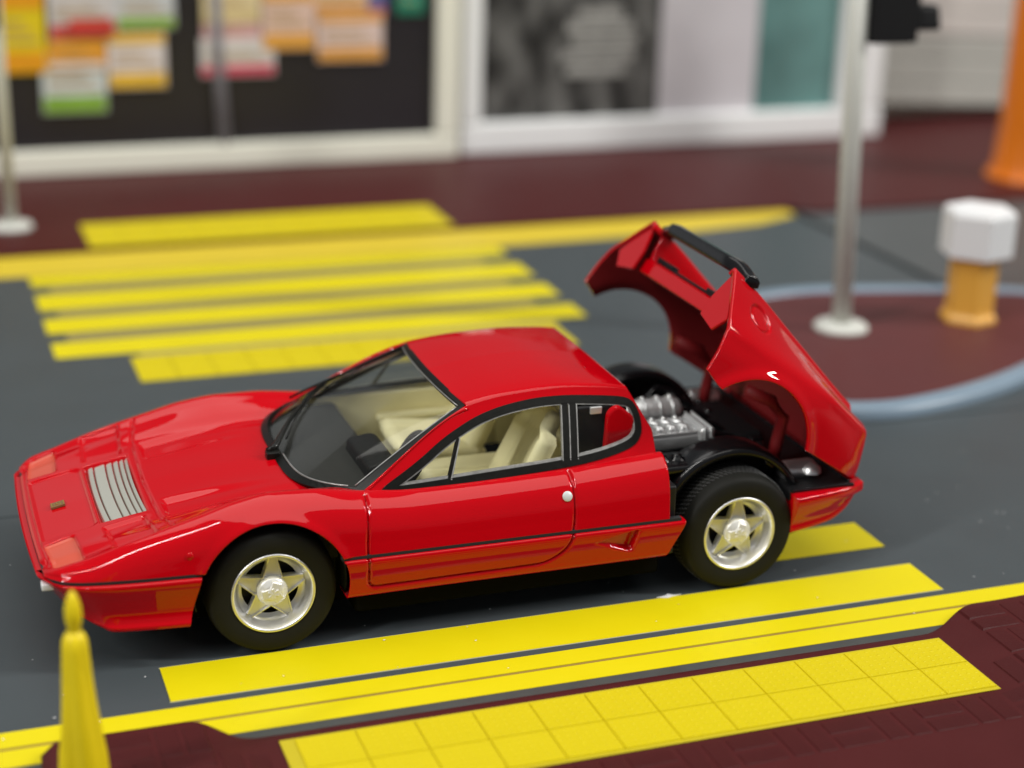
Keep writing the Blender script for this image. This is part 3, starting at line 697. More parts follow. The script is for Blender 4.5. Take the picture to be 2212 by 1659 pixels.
# ---------------------------------------------------------------- chassis, wheel housings, engine bay
ch = prism('chassis', [(-3.2, .24), (-2.6, .17), (2.4, .17), (2.95, .30), (3.08, .62), (3.05, .76), (2.55, .78), (1.25, .62), (-2.4, .62), (-3.35, .55)], -.90, .90, M['matte'], CAR, plane='XZ')
for s in (-1, 1):
    box('floor_pan', (-1.30, min(s*.85, s*1.24), .20), (1.28, max(s*.85, s*1.24), .47), M['matte'], CAR, .04)
    # front wheel housing
    arc = [(-1.95+.585*math.cos(a), .52+.585*math.sin(a)) for a in np.linspace(math.radians(-12), math.radians(192), 40)]
    V = [(x, s*y, z) for y in (.9, 1.25) for x, z in arc]; n = len(arc)
    Fq = [(i, i+1, n+i+1, n+i) for i in range(n-1)]; hs = fixn(mesh_obj('wheel_housing', V, Fq, M['under'], CAR)); solid(hs, .01, 0)
    V = [(-1.95+.6*r*math.cos(a), s*.93, .52+.6*r*math.sin(a)) for r in (.0, 1) for a in np.linspace(math.radians(-12), math.radians(192), 40)]
    mesh_obj('housing_wall', V, Fq, M['under'], CAR)
    # rear inner arch, glossy hump beside the engine
    arc = [(1.95+.672*math.cos(a), .52+.672*math.sin(a)) for a in np.linspace(math.radians(-5), math.radians(186), 44)]; n = len(arc)
    rows = []
    for (y, q) in ((.80, .93), (.83, .98), (.88, 1.0), (1.10, 1.0), (1.14, .985), (1.15, .95), (1.145, .90)):
        rows += [(1.95+(x-1.95)*q, s*y, .52+(z-.52)*q) for x, z in arc]
    Fq = [(r*n+i, r*n+i+1, (r+1)*n+i+1, (r+1)*n+i) for r in range(6) for i in range(n-1)]
    hump = fixn(mesh_obj('rear_wheel_housing', rows, Fq, M['gloss'], CAR)); solid(hump, .02, 0)
    V = [(1.95+.62*r*math.cos(a), s*.86, .52+.62*r*math.sin(a)) for r in (.0, 1) for a in np.linspace(math.radians(-5), math.radians(186), 44)]
    mesh_obj('housing_wall', V, [(i, i+1, n+i+1, n+i) for i in range(n-1)], M['black'], CAR)
    box('bay_side_wall', (1.20, min(s*1.10, s*1.36), .42), (1.34, max(s*1.10, s*1.36), 1.02), M['black'], CAR, .02)
    box('shock_mount', (1.30, min(s*.78, s*1.12), 1.00), (1.58, max(s*.78, s*1.12), 1.08), M['gloss'], CAR, .03)
    for q in range(2):
        lathe('mount_cap', [(0, .03), (.03, .03), (.04, .02), (.042, 0), (.07, -.01), (.072, -.04)], M['gloss'], CAR, 'Z', 20, (1.38+.13*q, s*.96, 1.10))
    box('bay_bracket', (2.26, min(s*.95, s*1.12), .98), (2.36, max(s*.95, s*1.12), 1.06), M['gloss'], CAR, .015, rot=('Y', .6))
box('bulkhead', (1.17, -1.08, .5), (1.20, 1.08, 1.16), M['black'], CAR, 0)
box('rear_window_frame', (1.06, -.84, 1.12), (1.09, .84, 1.58), M['black'], CAR, 0)
# tail tray with raised lip
tray = box('tail_tray', (2.42, -1.27, .72), (3.02, 1.27, .81), M['black'], CAR, .01)
for (a, b) in (((2.43, -1.29, .72), (3.02, -1.26, .825)), ((2.43, 1.26, .72), (3.02, 1.29, .825)), ((2.99, -1.22, .72), (3.02, 1.22, .825))):
    box('tray_lip', a, b, M['gloss'], tray, .008)
for s in (-1, 1):
    lathe('muffler_end', [(0, -.17), (.06, -.165), (.085, -.14), (.09, -.10), (.09, .12), (.075, .155), (0, .17)], M['chrome'], CAR, 'X', 28, (2.66, s*.93, .845))
    lathe('tail_pipe_cap', [(0, .045), (.05, .035), (.08, .01), (.09, -.03)], M['chrome'], CAR, 'Z', 24, (2.76, s*1.0, .875))
    tube('tray_ring', [(2.72+.20*math.cos(a), s*1.03+.14*math.sin(a), .79) for a in np.linspace(0, 2*math.pi, 28, endpoint=False)], .010, M['gloss'], CAR, 6, True)
# engine block and intake plenums
eng = box('engine_block', (1.24, -.66, .55), (2.35, .66, .96), M['black'], CAR, .03)
box('gearbox', (2.2, -.45, .6), (2.62, .45, 1.02), M['black'], eng, .06)
def plenum(y0, y1, x0, x1, z):
    p = box('intake_plenum', (x0, y0, z-.15), (x1, y1, z), M['silver'], CAR, .035)
    ny = 3; nx = 4
    for j in range(ny):
        yy = y0+(j+.5)*(y1-y0)/ny
        for i in range(nx):
            xx = x0+.05+(i+.5)*(x1-x0-.14)/nx
            if j < 2: tube('intake_runner', [(xx-.05, yy+.09, z-.01), (xx-.02, yy+.06, z+.030), (xx+.03, yy+.0, z+.030), (xx+.06, yy-.04, z-.01)], .03, M['silver'], p, 10, radii=[.018, .032, .032, .016])
            if j == 1: continue
            lathe('intake_stud', [(0, .055), (.018, .052), (.032, .03), (.036, .0), (.044, -.02)], M['silver'], p, 'Z', 14, (xx+.02*j, yy, z))
    for yy in (y0+.015, (y0+y1)/2, y1-.015): box('plenum_rib', (x0, yy-.012, z-.01), (x1-.02, yy+.012, z+.016), M['silver'], p, .005)
    box('plenum_cap', (x1-.01, y0-.02, z-.16), (x1+.13, y1+.02, z+.035), M['silver'], p, .03)
    for xx in (x1+.03, x1+.09): box('cap_rib', (xx-.008, y0-.03, z-.12), (xx+.008, y1+.03, z+.048), M['silver'], p, .004)
plenum(-.72, -.36, 1.26, 1.84, 1.19)
p2 = lathe('cam_cover', [(0, 1.24), (.10, 1.25), (.125, 1.28), (.125, 1.92), (.11, 1.98), (.06, 2.01), (0, 2.02)], M['silver'], CAR, 'X', 28, (0, .06, 1.10))
for xx in (1.36, 1.50, 1.64, 1.78, 1.90):
    lathe('cover_band', [(.126, -.014), (.138, -.010), (.138, .010), (.126, .014)], M['silver'], p2, 'X', 28, (xx, .06, 1.10))
    lathe('band_bolt', [(0, .028), (.022, .024), (.026, 0)], M['silver'], p2, 'Z', 12, (xx, .06, 1.225))
# assorted black castings
for k in range(26):
    x = rng.uniform(1.9, 2.6); y = rng.uniform(-.7, .7); z = .93+rng.uniform(0, .12)*(2.8-x)
    if k % 2: lathe('casting_boss', [(0, .06), (.03, .055), (.04, .03), (.05, -.08)], M['gloss'], eng, 'Z', 12, (x, y, z))
    else: box('casting_block', (x-.06, y-.05, z-.12), (x+.06, y+.05, z+.03), M['gloss'], eng, .015)
for k in range(5):
    y = -.6+.3*k; tube('coolant_hose', [(1.9, y, 1.0), (2.05, y+.05, 1.10), (2.2, y+.03, 1.06), (2.4, y-.05, .9)], .028, M['gloss'], eng, 8)
# the far side's small silver dipstick cap by the housing
lathe('filler_cap', [(0, .05), (.03, .045), (.045, .02), (.05, -.1)], M['silver'], CAR, 'Z', 16, (2.18, .62, .98))
# ---------------------------------------------------------------- cabin
cab = M['cream']
box('cabin_floor', (-1.2, -1.1, .45), (1.16, 1.1, .52), cab, CAR, .01)
box('centre_tunnel', (-.95, -.16, .5), (1.15, .16, .86), cab, CAR, .05)
for s in (-1, 1):
    box('door_panel', (-1.15, min(s*1.08, s*1.14), .5), (.85, max(s*1.08, s*1.14), 1.14), cab, CAR, .02)
    box('arm_rest', (-.5, min(s*.98, s*1.08), .88), (.3, max(s*.98, s*1.08), .96), cab, CAR, .03)
box('rear_shelf', (.62, -1.05, .5), (1.16, 1.05, 1.17), cab, CAR, .04)
for s in (-1, 1):
    box('bay_liner', (.60, min(s*.90, s*.80), .98), (1.06, max(s*.90, s*.80), 1.60), M['black'], CAR, .03)
    pq = prism('inner_quarter', rnd([(.84, 1.12), (1.07, 1.16), (1.10, 1.50), (.95, 1.62), (.86, 1.56)], .05), min(s*.93, s*1.0), max(s*.93, s*1.0), M['paint'], CAR, bev=.02, plane='XZ')
    box('inner_clip', (.74, min(s*.89, s*.92), 1.53), (.84, max(s*.89, s*.92), 1.59), M['silver'], CAR, .006)
# dashboard
dash = prism('dashboard', rnd([(-1.62, .9), (-1.60, 1.065), (-1.2, 1.10), (-.90, 1.105), (-.86, 1.06), (-.88, .8), (-.95, .6), (-1.6, .6)], .03), -1.03, 1.03, mat("dash_black", (.018, .018, .017, 1), .55, bump=.2, bscale=40), CAR, plane='XZ')
prism('instrument_binnacle', rnd([(-1.08, 1.0), (-1.05, 1.20), (-.85, 1.225), (-.78, 1.18), (-.80, 1.0)], .04), -.74, -.04, M['black'], dash, bev=.03, plane='XZ')
# steering wheel
sw = thing('steering_wheel', None, None); sw.parent = CAR
cS = Vector((-.64, -.50, 1.13)); Rm = Matrix.Rotation(math.radians(-62), 3, 'Y')
ringp = [cS+Rm @ Vector((.23*math.cos(a), .23*math.sin(a), 0)) for a in np.linspace(0, 2*math.pi, 40, endpoint=False)]
tube('wheel_rim', ringp, .026, M['black'], sw, 10, True)
for a in (0, 2.1, 4.2): tube('wheel_spoke', [cS, cS+Rm @ Vector((.2*math.cos(a), .2*math.sin(a), 0))], .016, M['black'], sw, 8)
tube('steering_column', [cS, cS+Vector((-.25, 0, -.12))], .03, M['black'], sw, 8)
# seats: one smooth shell each, ribbed
def seat(y0):
    t = thing('seat', None, None); t.parent = CAR
    def cushion(name, path, half, thick, ribs):
        V = []; nu = 26; nv = len(path)
        for (px_, pz_, nx_, nz_, w_, th_) in path:
            for i in range(nu):
                u = -1+2*i/(nu-1); bolster = .05*abs(u)**6*(1 if abs(u) < .97 else .3)+.045*smooth(.55, .85, abs(u))
                rib = ribs*math.cos(u*9*math.pi)*(abs(u) < .6)
                off = th_*(1-abs(u)**8)+bolster+rib
                V.append((px_+nx_*off, y0+u*w_, pz_+nz_*off))
        F = [(j*nu+i, j*nu+i+1, (j+1)*nu+i+1, (j+1)*nu+i) for j in range(nv-1) for i in range(nu-1)]
        n0 = len(V)
        for (px_, pz_, nx_, nz_, w_, th_) in path:
            for i in range(nu):
                u = -1+2*i/(nu-1); V.append((px_-nx_*.05, y0+u*w_, pz_-nz_*.05))
        F += [(n0+j*nu+i, n0+j*nu+i+1, n0+(j+1)*nu+i+1, n0+(j+1)*nu+i) for j in range(nv-1) for i in range(nu-1)]
        for j in range(nv-1):
            for i in (0, nu-1): F.append((j*nu+i, (j+1)*nu+i, n0+(j+1)*nu+i, n0+j*nu+i))
        for j in (0, nv-1):
            for i in range(nu-1): F.append((j*nu+i, j*nu+i+1, n0+j*nu+i+1, n0+j*nu+i))
        o = fixn(mesh_obj(name, V, F, cab, t)); return o
    back = []
    for k in range(22):
        s = k/21; x = .16+.36*s; z = .78+.74*s; w = .33-.03*s-(.10*smooth(.72, .8, s))*1.0; th = .07*(1-.3*s)*(1-.35*math.exp(-((s-.74)/.035)**2))
        if k in (0, 21): th = .0; w *= .9
        back.append((x, z, -.90, .44, w, th))
    cushion('seat_back', back, .33, .08, .006)
    base = []
    for k in range(14):
        s = k/13; x = -.50+.74*s; z = .86-.08*s; th = .06 if 0 < k < 13 else .0
        base.append((x, z, -.05, 1, .33, th))
    cushion('seat_cushion', base, .33, .06, .006)
    box('seat_base', (-.48, y0-.30, .52), (.30, y0+.30, .82), cab, t, .04)
seat(-.60); seat(.60)
lathe('gear_knob', [(0, .12), (.03, .11), (.035, .09), (.015, .06), (.012, -.1)], M['black'], CAR, 'Z', 16, (-.45, 0, .95))
tube('side_belt', [(.33, .98, 1.45), (.38, .95, 1.25), (.30, .92, 1.0)], .03, M['black'], CAR, 8, flat=.3)
# ---------------------------------------------------------------- the setting
def sheet(name, poly, z, m, parent=None, kind=None, t=.004):
    o = prism(name, poly, z-t, z, m, parent)
    if kind: o['kind'] = kind
    return o
road = sheet('road', [(-40, -30), (60, -30), (60, 60), (-40, 60)], -.10, M['under'], None, 'structure', .05)
for poly, mm in (([(-30, -20), (8.80, -20), (8.80, 1.835), (-30, 1.835)], 'asphalt'), ([(-30, 1.86), (8.80, 1.86), (8.80, 13), (-30, 13)], 'asphalt'),
                 ([(8.97, 1.86), (40, 1.86), (40, 13), (8.97, 13)], 'asphalt2'), ([(8.97, -20), (40, -20), (40, 1.835), (8.97, 1.835)], 'asphalt2')):
    prism('road_board', poly, -.09, 0, M[mm], road, bev=.01)
def mark(name, x0, x1, y0, y1, m, z=.006, slant=0):
    return sheet(name, [(x0, y0), (x1, y0), (x1, y1), (x0, y1)], z, m, road, None, .005)
for (a, b) in [(-1.83, -1.31), (6.17, 6.72), (7.10, 7.68), (8.05, 8.72), (9.13, 9.58)]:
    mark('crossing_stripe', -2.82, 3.64, a, b, M['yellow'])
    if b < 0:
        for yy in (a, b): mark('stripe_edge', -2.826, 3.646, yy-.008, yy+.008, M['greyline'], .003)
mark('crossing_stripe', 1.75, 3.62, -.93, -.40, M['yellow'])
# tan seams between far stripes
for (a, b) in [(6.76, 7.06), (7.72, 8.01), (8.76, 9.09)]:
    mark('crossing_gap', -2.62, 3.2, a, b, mat("olive_print", (.26, .215, .075, 1), .6), .004)
mark('crossing_gap', -1.9, 3.2, 6.00, 6.15, mat("olive_print2", (.36, .30, .09, 1), .6), .004)
kl = [(-30, 9.62), (4, 9.62), (6.5, 9.70), (8.0, 9.92), (8.8, 10.3), (8.8, 10.62), (-30, 10.62)]
sheet('kerb_line', kl, .008, M['yellow2'], road, None, .005)
mark('kerb_line', -30, 30, -2.135, -1.925, M['yellow'])
mark('line_gap', -30, 30, -2.165, -2.140, M['brownline'], .004)
mark('kerb_line', -30, 30, -2.395, -2.170, M['yellow'])
mark('gutter', -30, 30, -2.50, -2.40, M['kerbdark'], .005)
# worn paper flecks
sheet('print_scratch', [(1.24, -1.300), (1.33, -1.285), (1.36, -1.265), (1.40, -1.295), (1.47, -1.30), (1.38, -1.315), (1.33, -1.330)], .012, M['white'], road)
# raised tactile strips: near (two rows), middle and far
YT = M['tactile']
def tactile(x0, x1, y0, y1, nx, ny, z, parent, domes):
    w = (x1-x0)/nx; d = (y1-y0)/ny; me0 = None
    for i in range(nx):
        for j in range(ny):
            if me0 is None:
                g = .0025; V = []; F = []
                def bx(ax, ay, bx_, by_, z0, z1, ins=0):
                    n0 = len(V); V.extend([(ax, ay, z0), (bx_, ay, z0), (bx_, by_, z0), (ax, by_, z0), (ax+ins, ay+ins, z1), (bx_-ins, ay+ins, z1), (bx_-ins, by_-ins, z1), (ax+ins, by_-ins, z1)])
                    F.extend([(n0+4, n0+5, n0+6, n0+7), (n0, n0+1, n0+5, n0+4), (n0+1, n0+2, n0+6, n0+5), (n0+2, n0+3, n0+7, n0+6), (n0+3, n0, n0+4, n0+7)])
                bx(g, g, w-g, d-g, 0, .012, .004)
                if domes:
                    k = 6
                    for a in range(k):
                        for b in range(k):
                            cx_, cy_ = (a+.5)*w/k, (b+.5)*d/k; bx(cx_-.014, cy_-.014, cx_+.014, cy_+.014, .011, .0150, .005)
                me0 = bpy.data.meshes.new('tactile_tile'); me0.from_pydata(V, [], F); me0.materials.append(YT); me0.update()
            o = bpy.data.objects.new('tactile_tile', me0); link(o, parent); o.location = (x0+i*w, y0+j*d, z)
# near pavement: raised card slab with a dip at the crossing
pav = thing('pavement', 'maroon paved footway with yellow tactile strip nearest the camera', None, kind='structure')
HS = .09
def pave_h(x, y):
    dipx = float(smooth(-2.75, -2.30, x))*(1-float(smooth(3.0, 3.55, x)))
    return HS-(HS-.012)*dipx*(1-float(smooth(-2.50, -2.62, y))*0)
xs_ = np.concatenate([np.arange(-3.78, -2.9, .1), np.arange(-2.9, -2.2, .05), np.arange(-2.2, 3.0, .2), np.arange(3.0, 3.8, .05), np.arange(3.8, 14, .4)])
def edge_y(x):
    dip = float(smooth(-2.78, -2.42, x))*(1-float(smooth(3.05, 3.65, x)))
    y = -2.27-.23*dip+.02*(x > 4)
    if x < -3.6: y -= .16*(1-math.sqrt(max(0, 1-((-3.6-x)/.18)**2)))
    return y
ys_ = [0, .012, .05, .1, .2, .4, .8, 1.6, 3.2, 8]
V = []; 
for x in xs_:
    e_ = edge_y(x); h = pave_h(x, 0)
    V.append((x, e_+.004, -.01)); V.append((x, e_, h-.012))
    for k in ys_[1:]: V.append((x, e_-k, h))
n = len(ys_)+1; Fp = [(i*n+j, i*n+j+1, (i+1)*n+j+1, (i+1)*n+j) for i in range(len(xs_)-1) for j in range(n-1)]
n0 = len(V); V += [(xs_[0], v[1], -.01) for v in V[:n]]; Fp += [(i, i+1, n0+i+1, n0+i) for i in range(n-1)]
fixn(mesh_obj('pavement_slab', V, Fp, M['maroon'], pav))
tb = sheet('tactile_backing', [(-2.19, -3.62), (-2.19, -2.615), (3.045, -2.615), (3.13, -3.40), (3.13, -3.62)][0:0] or [(-2.20, -3.45), (-2.20, -2.605), (3.10, -2.605), (3.10, -3.45)], .020, mat("tactile_print_edge", (.50, .41, .006, 1), .6), pav)
tactile(-2.10, 3.085, -3.42, -2.635, 12, 2, .020, pav, True)
# bricks on the near pavement (basket weave), each its own piece
bricks = 0; me_b = {}
def brick_mesh(w, d):
    k = (round(w, 3), round(d, 3))
    if k not in me_b:
        me = bpy.data.meshes.new('paving_brick'); g = .012; i = .014
        V = [(g, g, -.008), (w-g, g, -.008), (w-g, d-g, -.008), (g, d-g, -.008), (g+i, g+i, .007), (w-g-i, g+i, .007), (w-g-i, d-g-i, .007), (g+i, d-g-i, .007)]
        me.from_pydata(V, [], [(4, 5, 6, 7), (0, 1, 5, 4), (1, 2, 6, 5), (2, 3, 7, 6), (3, 0, 4, 7)]); me.materials.append(M['maroon2']); me.update(); me_b[k] = me
    return me_b[k]
u_ = .19
for i in range(-10, 26):
    for j in range(0, 8):
        x0 = i*2*u_; y0 = -2.34-(j+1)*2*u_
        for q in range(2):
            if (i+j) % 2: bw, bd, bx0, by0 = 2*u_, u_, x0, y0+q*u_
            else: bw, bd, bx0, by0 = u_, 2*u_, x0+q*u_, y0
            cxb, cyb = bx0+bw/2, by0+bd/2
            if cyb+bd/2 > edge_y(cxb)-.05 or bx0 < -3.74: continue
            if cxb > 5.6 or cxb < -3.7: continue
            if -2.35 < cxb < 3.25 and cyb > -3.50: continue
            if cyb < -3.4-(cxb-0)*.0-.55: continue
            zz = pave_h(cxb, cyb); sl = (pave_h(cxb+.05, 0)-pave_h(cxb-.05, 0))/.1
            if bricks >= 290: continue
            o = bpy.data.objects.new('paving_brick', brick_mesh(bw, bd)); link(o, pav); o.location = (bx0, by0, zz-sl*bw/2); o.rotation_euler = (rng.normal(0, .004), -math.atan(sl), 0); bricks += 1
# dust specks on the board
V = []; F_ = []
for k in range(70):
    x = rng.uniform(-4.2, 6); y = rng.uniform(-2.2, 1.0); r = rng.uniform(.003, .008); a = rng.uniform(0, 3); n0 = len(V)
    for q in range(4): V.append((x+r*math.cos(a+q*1.57)*(1+.8*(q % 2)), y+r*math.sin(a+q*1.57), .013))
    F_.append((n0, n0+1, n0+2, n0+3))
ds = mesh_obj('dust', V, F_, M['white'], road); ds['kind'] = 'stuff'
# middle and far tactile strips
tactile(-2.02, 3.12, 5.13, 5.97, 12, 1, .003, road, False)
fpav = thing('far_pavement', 'maroon footway in front of the shop windows', None, kind='structure')
prism('footway_slab', [(-30, 10.63), (8.9, 10.63), (9.2, 10.35), (40, 10.2), (40, 40), (-30, 40)], -.01, .05, M['maroon'], fpav, bev=.01)
tactile(-1.90, 3.36, 10.72, 12.02, 10, 2, .052, fpav, False)
# traffic island
isl = thing('traffic_island', 'oval maroon island with pale blue kerb behind the car tail', None, kind='structure')
IO = [(4.35, 3.9), (4.4, 2.7), (4.8, 2.0), (5.5, 1.86), (6.2, 1.98), (6.9, 2.2), (7.6, 2.5), (8.6, 3.05), (9.8, 3.85), (10.3, 4.8), (9.7, 5.6), (8.6, 5.95), (7.6, 6.2), (6.6, 6.4), (5.5, 6.2), (4.7, 5.2)]
IO = dens(chaikin(IO, 3), 120); II = inset(IO, .20)
n = len(IO)
def loop3(p, z): return [(x, y, z) for x, y in p]
prof = [(0, -.01), (0, .09), (.05, .13), (.13, .145), (.22, .14), (.28, .10), (.28, .06)]
V = []
for d_, z_ in prof: V += loop3(inset(IO, d_) if d_ else IO, z_)
Fk = [(k*n+i, k*n+(i+1) % n, (k+1)*n+(i+1) % n, (k+1)*n+i) for k in range(len(prof)-1) for i in range(n)]
fixn(mesh_obj('island_kerb', V, Fk, M['kerb'], isl))
prism('island_paving', inset(IO, .27), 0, .10, M['islandm'], isl)
# ---------------------------------------------------------------- street furniture
def signal_pole(loc, top, lean, r, rb, label, head):
    t = thing('signal_pole', label, 'signal pole', loc, 'traffic signal poles')
    lathe('base', [(0, .10), (rb*.55, .10), (rb*.9, .075), (rb, .045), (rb, 0), (0, 0)], M['polem'], t, 'Z', 40)
    tube('shaft', [(0, 0, .05), (lean*.5, 0, top*.5), (lean, 0, top)], r, M['polem'], t, 24)
    if head is not None:
        hx0, hx1, hz0, hz1, vis = head
        h = box('signal_head', (hx0, -.18, hz0), (hx1, .18, hz1), M['black'], t, .03)
        for k, zz in enumerate(vis):
            s = 1 if hx1 > abs(hx0) else 1
            box('visor', (hx1-.02, -.15, zz-.04), (hx1+.33, .15, zz+.24), M['black'], h, .04, taper=(.8, .8))
        tube('bracket', [(lean*.9, 0, hz0+.1), (hx0+.1, 0, hz0+.1)], .05, M['black'], h, 8)
    return t
signal_pole((6.33, 4.60, .10), 5.2, -.22, .115, .33, 'slim grey signal pole standing on the maroon island, right of the car', (-.05, .55, 3.46, 4.9, (3.64, 4.1, 4.5)))
signal_pole((-2.84, 12.05, .05), 5.0, -.02, .085, .30, 'slim grey signal pole at the left edge before the poster board', (-.42, .03, 2.86, 4.2, ()))
bol = thing('bollard', 'amber hexagonal bollard with a white cap on the island edge', 'bollard', (8.10, 4.55, .10))
flat(lathe('post', [(0, 0), (.35, 0), (.35, .05), (.31, .11), (.30, .16), (.30, .92), (0, .92)], M['amber'], bol, 'Z', 6, ang0=.25))
flat(lathe('cap', [(0, .84), (.43, .84), (.45, .86), (.45, 1.37), (.42, 1.42), (0, 1.44)], M['white'], bol, 'Z', 6, ang0=.25))
pil = thing('pillar', 'bright orange tapered pillar cut off by the right edge of the picture', 'pillar', (14.05, 11.7, .05))
lathe('column', [(.66, .06), (.60, .25), (.56, .9), (.54, 6)], M['orange'], pil, 'Z', 40)
lathe('foot', [(.0, .09), (.66, .09), (.71, .06), (.71, 0)], M['orange'], pil, 'Z', 40)
# folded parasol in the near left corner
par = thing('parasol', 'folded yellow cloth parasol standing in front of the car nose', 'parasol', (-3.56, -3.0, .09))
def pleat(a, h): return 1+(.10*math.cos(5*a+h*2.2)+.05*math.cos(2*a+1+h*3))*min(1, max(0, (1.16-h)/.25))
lathe('canopy', [(r, h) for r, h in [(.155, .02), (.155, .10), (.146, .30), (.124, .5), (.104, .72), (.090, .92), (.083, 1.06), (.078, 1.12), (.060, 1.16), (.042, 1.18)]], M['parasol'], par, 'Z', 60, mod=pleat)
lathe('finial', [(.036, 1.16), (.036, 1.20), (.048, 1.24), (.054, 1.29), (.051, 1.34), (.038, 1.40), (.018, 1.445), (.004, 1.46), (0, 1.461)], M['parasol'], par, 'Z', 32)
# ---------------------------------------------------------------- shop fronts at the back
cream_w = mat("cream_board", (.86, .86, .74, 1), .5, var=.03); white_w = mat("white_board", (.88, .90, .90, 1), .5, var=.02)
dark1 = mat("charcoal_print", (.022, .020, .024, 1), .35, var=.3, vscale=.6); 
board = thing('poster_board', 'charcoal shop window full of colourful posters in a cream frame', 'shop window', (0, 15.3, .05))
def card(name, x0, z0, x1, z1, d0, d1, m, parent, bev=0): return box(name, (x0, d0, z0-.05), (x1, d1, z1-.05), m, parent, bev)
card('window_panel', -8, .3, 4.6, 5.0, .10, .2, dark1, board)
card('frame_sill', -8, .05, 4.90, .46, -.04, .14, cream_w, board, .04)
card('frame_post', 4.50, .46, 4.90, 5.0, -.04, .14, cream_w, board, .04)
tube('frame_mullion', [(.86, .07, .40), (.78, .07, 2.0), (.74, .07, 4.9)], .10, mat("mullion_grey", (.26, .26, .29, 1), .4), board, 12)
def pm(n_, c_): return mat("poster_"+n_, c_, .5, var=.15, vscale=2.5)
for (x0, z0, x1, z1, c_, band) in [
    (-3.6, 1.70, -1.92, 2.95, (.76, .58, .01, 1), (.80, .34, .01, 1)), (-1.90, 1.72, -1.00, 2.2, (.78, .34, .03, 1), (.72, .66, .60, 1)),
    (-2.02, 1.05, -1.02, 2.02, (.62, .68, .66, 1), (.22, .42, .03, 1)), (-1.86, 2.22, -.80, 3.0, (.60, .58, .58, 1), (.62, .05, .04, 1)),
    (-.82, 2.36, .11, 3.0, (.55, .58, .60, 1), (.25, .45, .03, 1)), (-.98, 1.42, -.06, 2.30, (.72, .66, .64, 1), (.80, .48, .02, 1)),
    (.55, 2.42, 1.49, 3.0, (.74, .62, .36, 1), (.70, .56, .28, 1)), (.55, 2.15, 1.49, 2.42, (.68, .42, .42, 1), (.68, .3, .32, 1)),
    (.50, 1.57, 1.72, 2.18, (.68, .66, .64, 1), (.66, .06, .12, 1)), (1.52, 1.97, 2.40, 2.95, (.72, .52, .44, 1), (.74, .36, .05, 1)),
    (2.44, 1.76, 3.56, 2.55, (.74, .58, .54, 1), (.76, .36, .06, 1)), (2.36, 2.56, 3.3, 3.1, (.72, .55, .38, 1), (.70, .30, .05, 1)),
    (3.30, 2.50, 3.62, 2.9, (.12, .13, .33, 1), (.5, .06, .05, 1)), (3.80, 2.51, 4.27, 3.0, (.03, .26, .17, 1), (.02, .2, .12, 1))]:
    dd = float(rng.uniform(0, .03)); c = card('poster', x0, z0, x1, z1, .05-dd, .07-dd, pm('paper', c_), board)
    h = z1-z0; card('poster_band', x0+.02, z0+.02, x1-.02, z0+h*.27, .045-dd, .052-dd, pm('band', band), c)
    for q in range(3): card('poster_text', x0+.1, z0+h*(.38+.12*q), x1-.1-.12*q, z0+h*(.42+.12*q), .045-dd, .052-dd, pm('text', (.45, .30, .12, 1)), c)
    if c_[0] > .7 and h > .7: card('poster_band', x0+.02, z1-h*.2, x1-.02, z1-.02, .045-dd, .052-dd, pm('band', band), c)
card('poster', -1.55, 2.27, -.88, 2.53, -.02, -.005, pm('red', (.58, .05, .04, 1)), board)
shop = thing('shop_front', 'white framed shop window with a dark picture and a teal panel', 'shop window', (0, 15.5, .05))
card('frame_sill', 4.98, .05, 13.35, .60, -.10, .2, white_w, shop, .05)
card('frame_post', 4.98, .60, 5.36, 5.0, -.10, .2, white_w, shop, .05)
card('frame_post', 12.38, .60, 13.30, 5.0, -.10, .2, white_w, shop, .05)
pic = bpy.data.materials.new("dark_picture"); pic.use_nodes = True; nt = pic.node_tree; b_ = nt.nodes["Principled BSDF"]
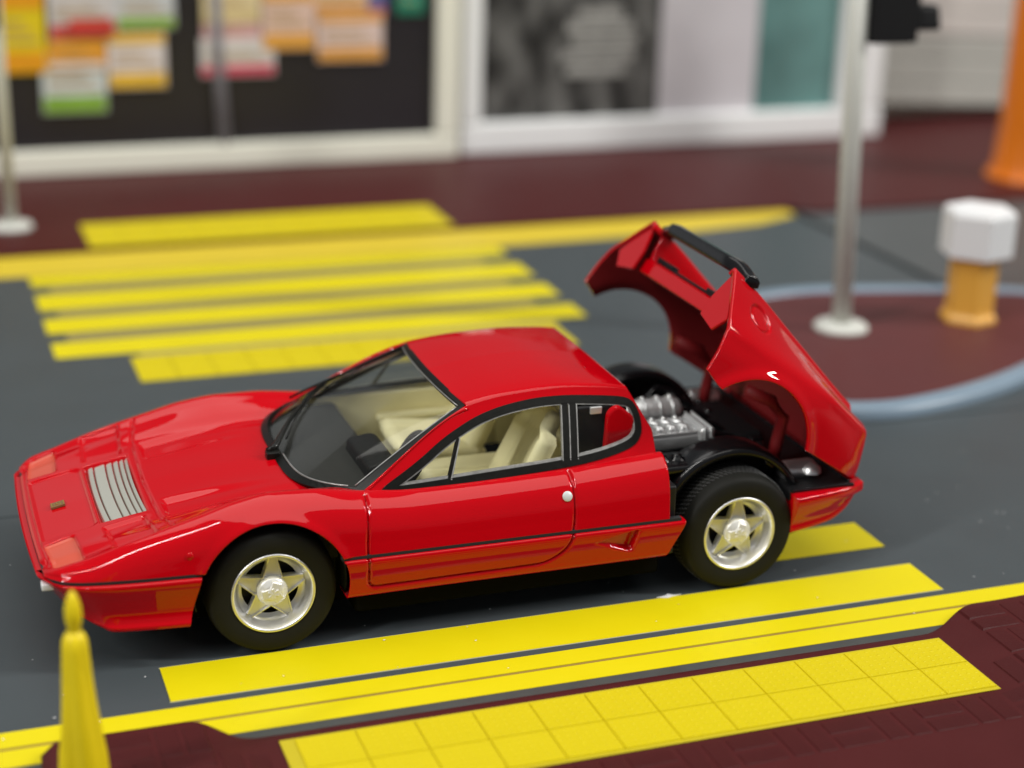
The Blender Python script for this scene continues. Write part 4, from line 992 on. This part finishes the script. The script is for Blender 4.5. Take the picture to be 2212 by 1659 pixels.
tc = nt.nodes.new("ShaderNodeTexCoord"); mp = nt.nodes.new("ShaderNodeMapping"); mp.inputs["Scale"].default_value = (2.2, 1, 1.1); nz = nt.nodes.new("ShaderNodeTexNoise"); nz.inputs["Scale"].default_value = 1.1; nz.inputs["Detail"].default_value = 5
cr = nt.nodes.new("ShaderNodeValToRGB"); cr.color_ramp.elements[0].position = .38; cr.color_ramp.elements[0].color = (.015, .015, .014, 1); cr.color_ramp.elements[1].position = .75; cr.color_ramp.elements[1].color = (.20, .20, .19, 1)
nt.links.new(tc.outputs["Object"], mp.inputs[0]); nt.links.new(mp.outputs[0], nz.inputs["Vector"]); nt.links.new(nz.outputs["Fac"], cr.inputs[0]); nt.links.new(cr.outputs[0], b_.inputs["Base Color"]); b_.inputs["Roughness"].default_value = .5
card('window_picture', 5.36, .60, 8.75, 5.0, .05, .15, pic, shop)
sgm = mat('sign_grey', (.34, .34, .32, 1), .5, var=.6, vscale=5)
for zz, xa, xb in ((2.12, 6.95, 8.20), (1.86, 7.05, 8.30), (1.60, 6.85, 8.25), (1.34, 6.95, 8.05), (2.34, 7.15, 8.0)): card('sign_line', xa, zz, xb, zz+.19, .035, .05, sgm, shop)
card('window_panel', 8.75, .60, 10.68, 5.0, .04, .15, mat("pale_panel", (.60, .58, .61, 1), .5, var=.15, vscale=.8), shop)
card('window_panel', 10.68, .60, 12.38, 5.0, .05, .15, mat("teal_panel", (.12, .25, .24, 1), .3, var=.7, vscale=.7), shop)
wall = thing('plank_wall', 'pale grey wall of wide boards at the far right', 'wall', (0, 16.6, .05))
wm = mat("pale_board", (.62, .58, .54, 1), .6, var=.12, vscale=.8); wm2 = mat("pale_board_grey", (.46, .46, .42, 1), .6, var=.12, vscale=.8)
for k in range(10):
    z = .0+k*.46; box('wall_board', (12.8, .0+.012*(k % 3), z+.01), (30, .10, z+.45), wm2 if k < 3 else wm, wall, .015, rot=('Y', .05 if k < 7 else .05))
back = thing('side_wall', 'plain cream backdrop wall continuing left of the shop windows', None, kind='structure')
box('wall_panel', (-30, 17.2, -.1), (60, 17.4, 4.6), cream_w, back, 0)
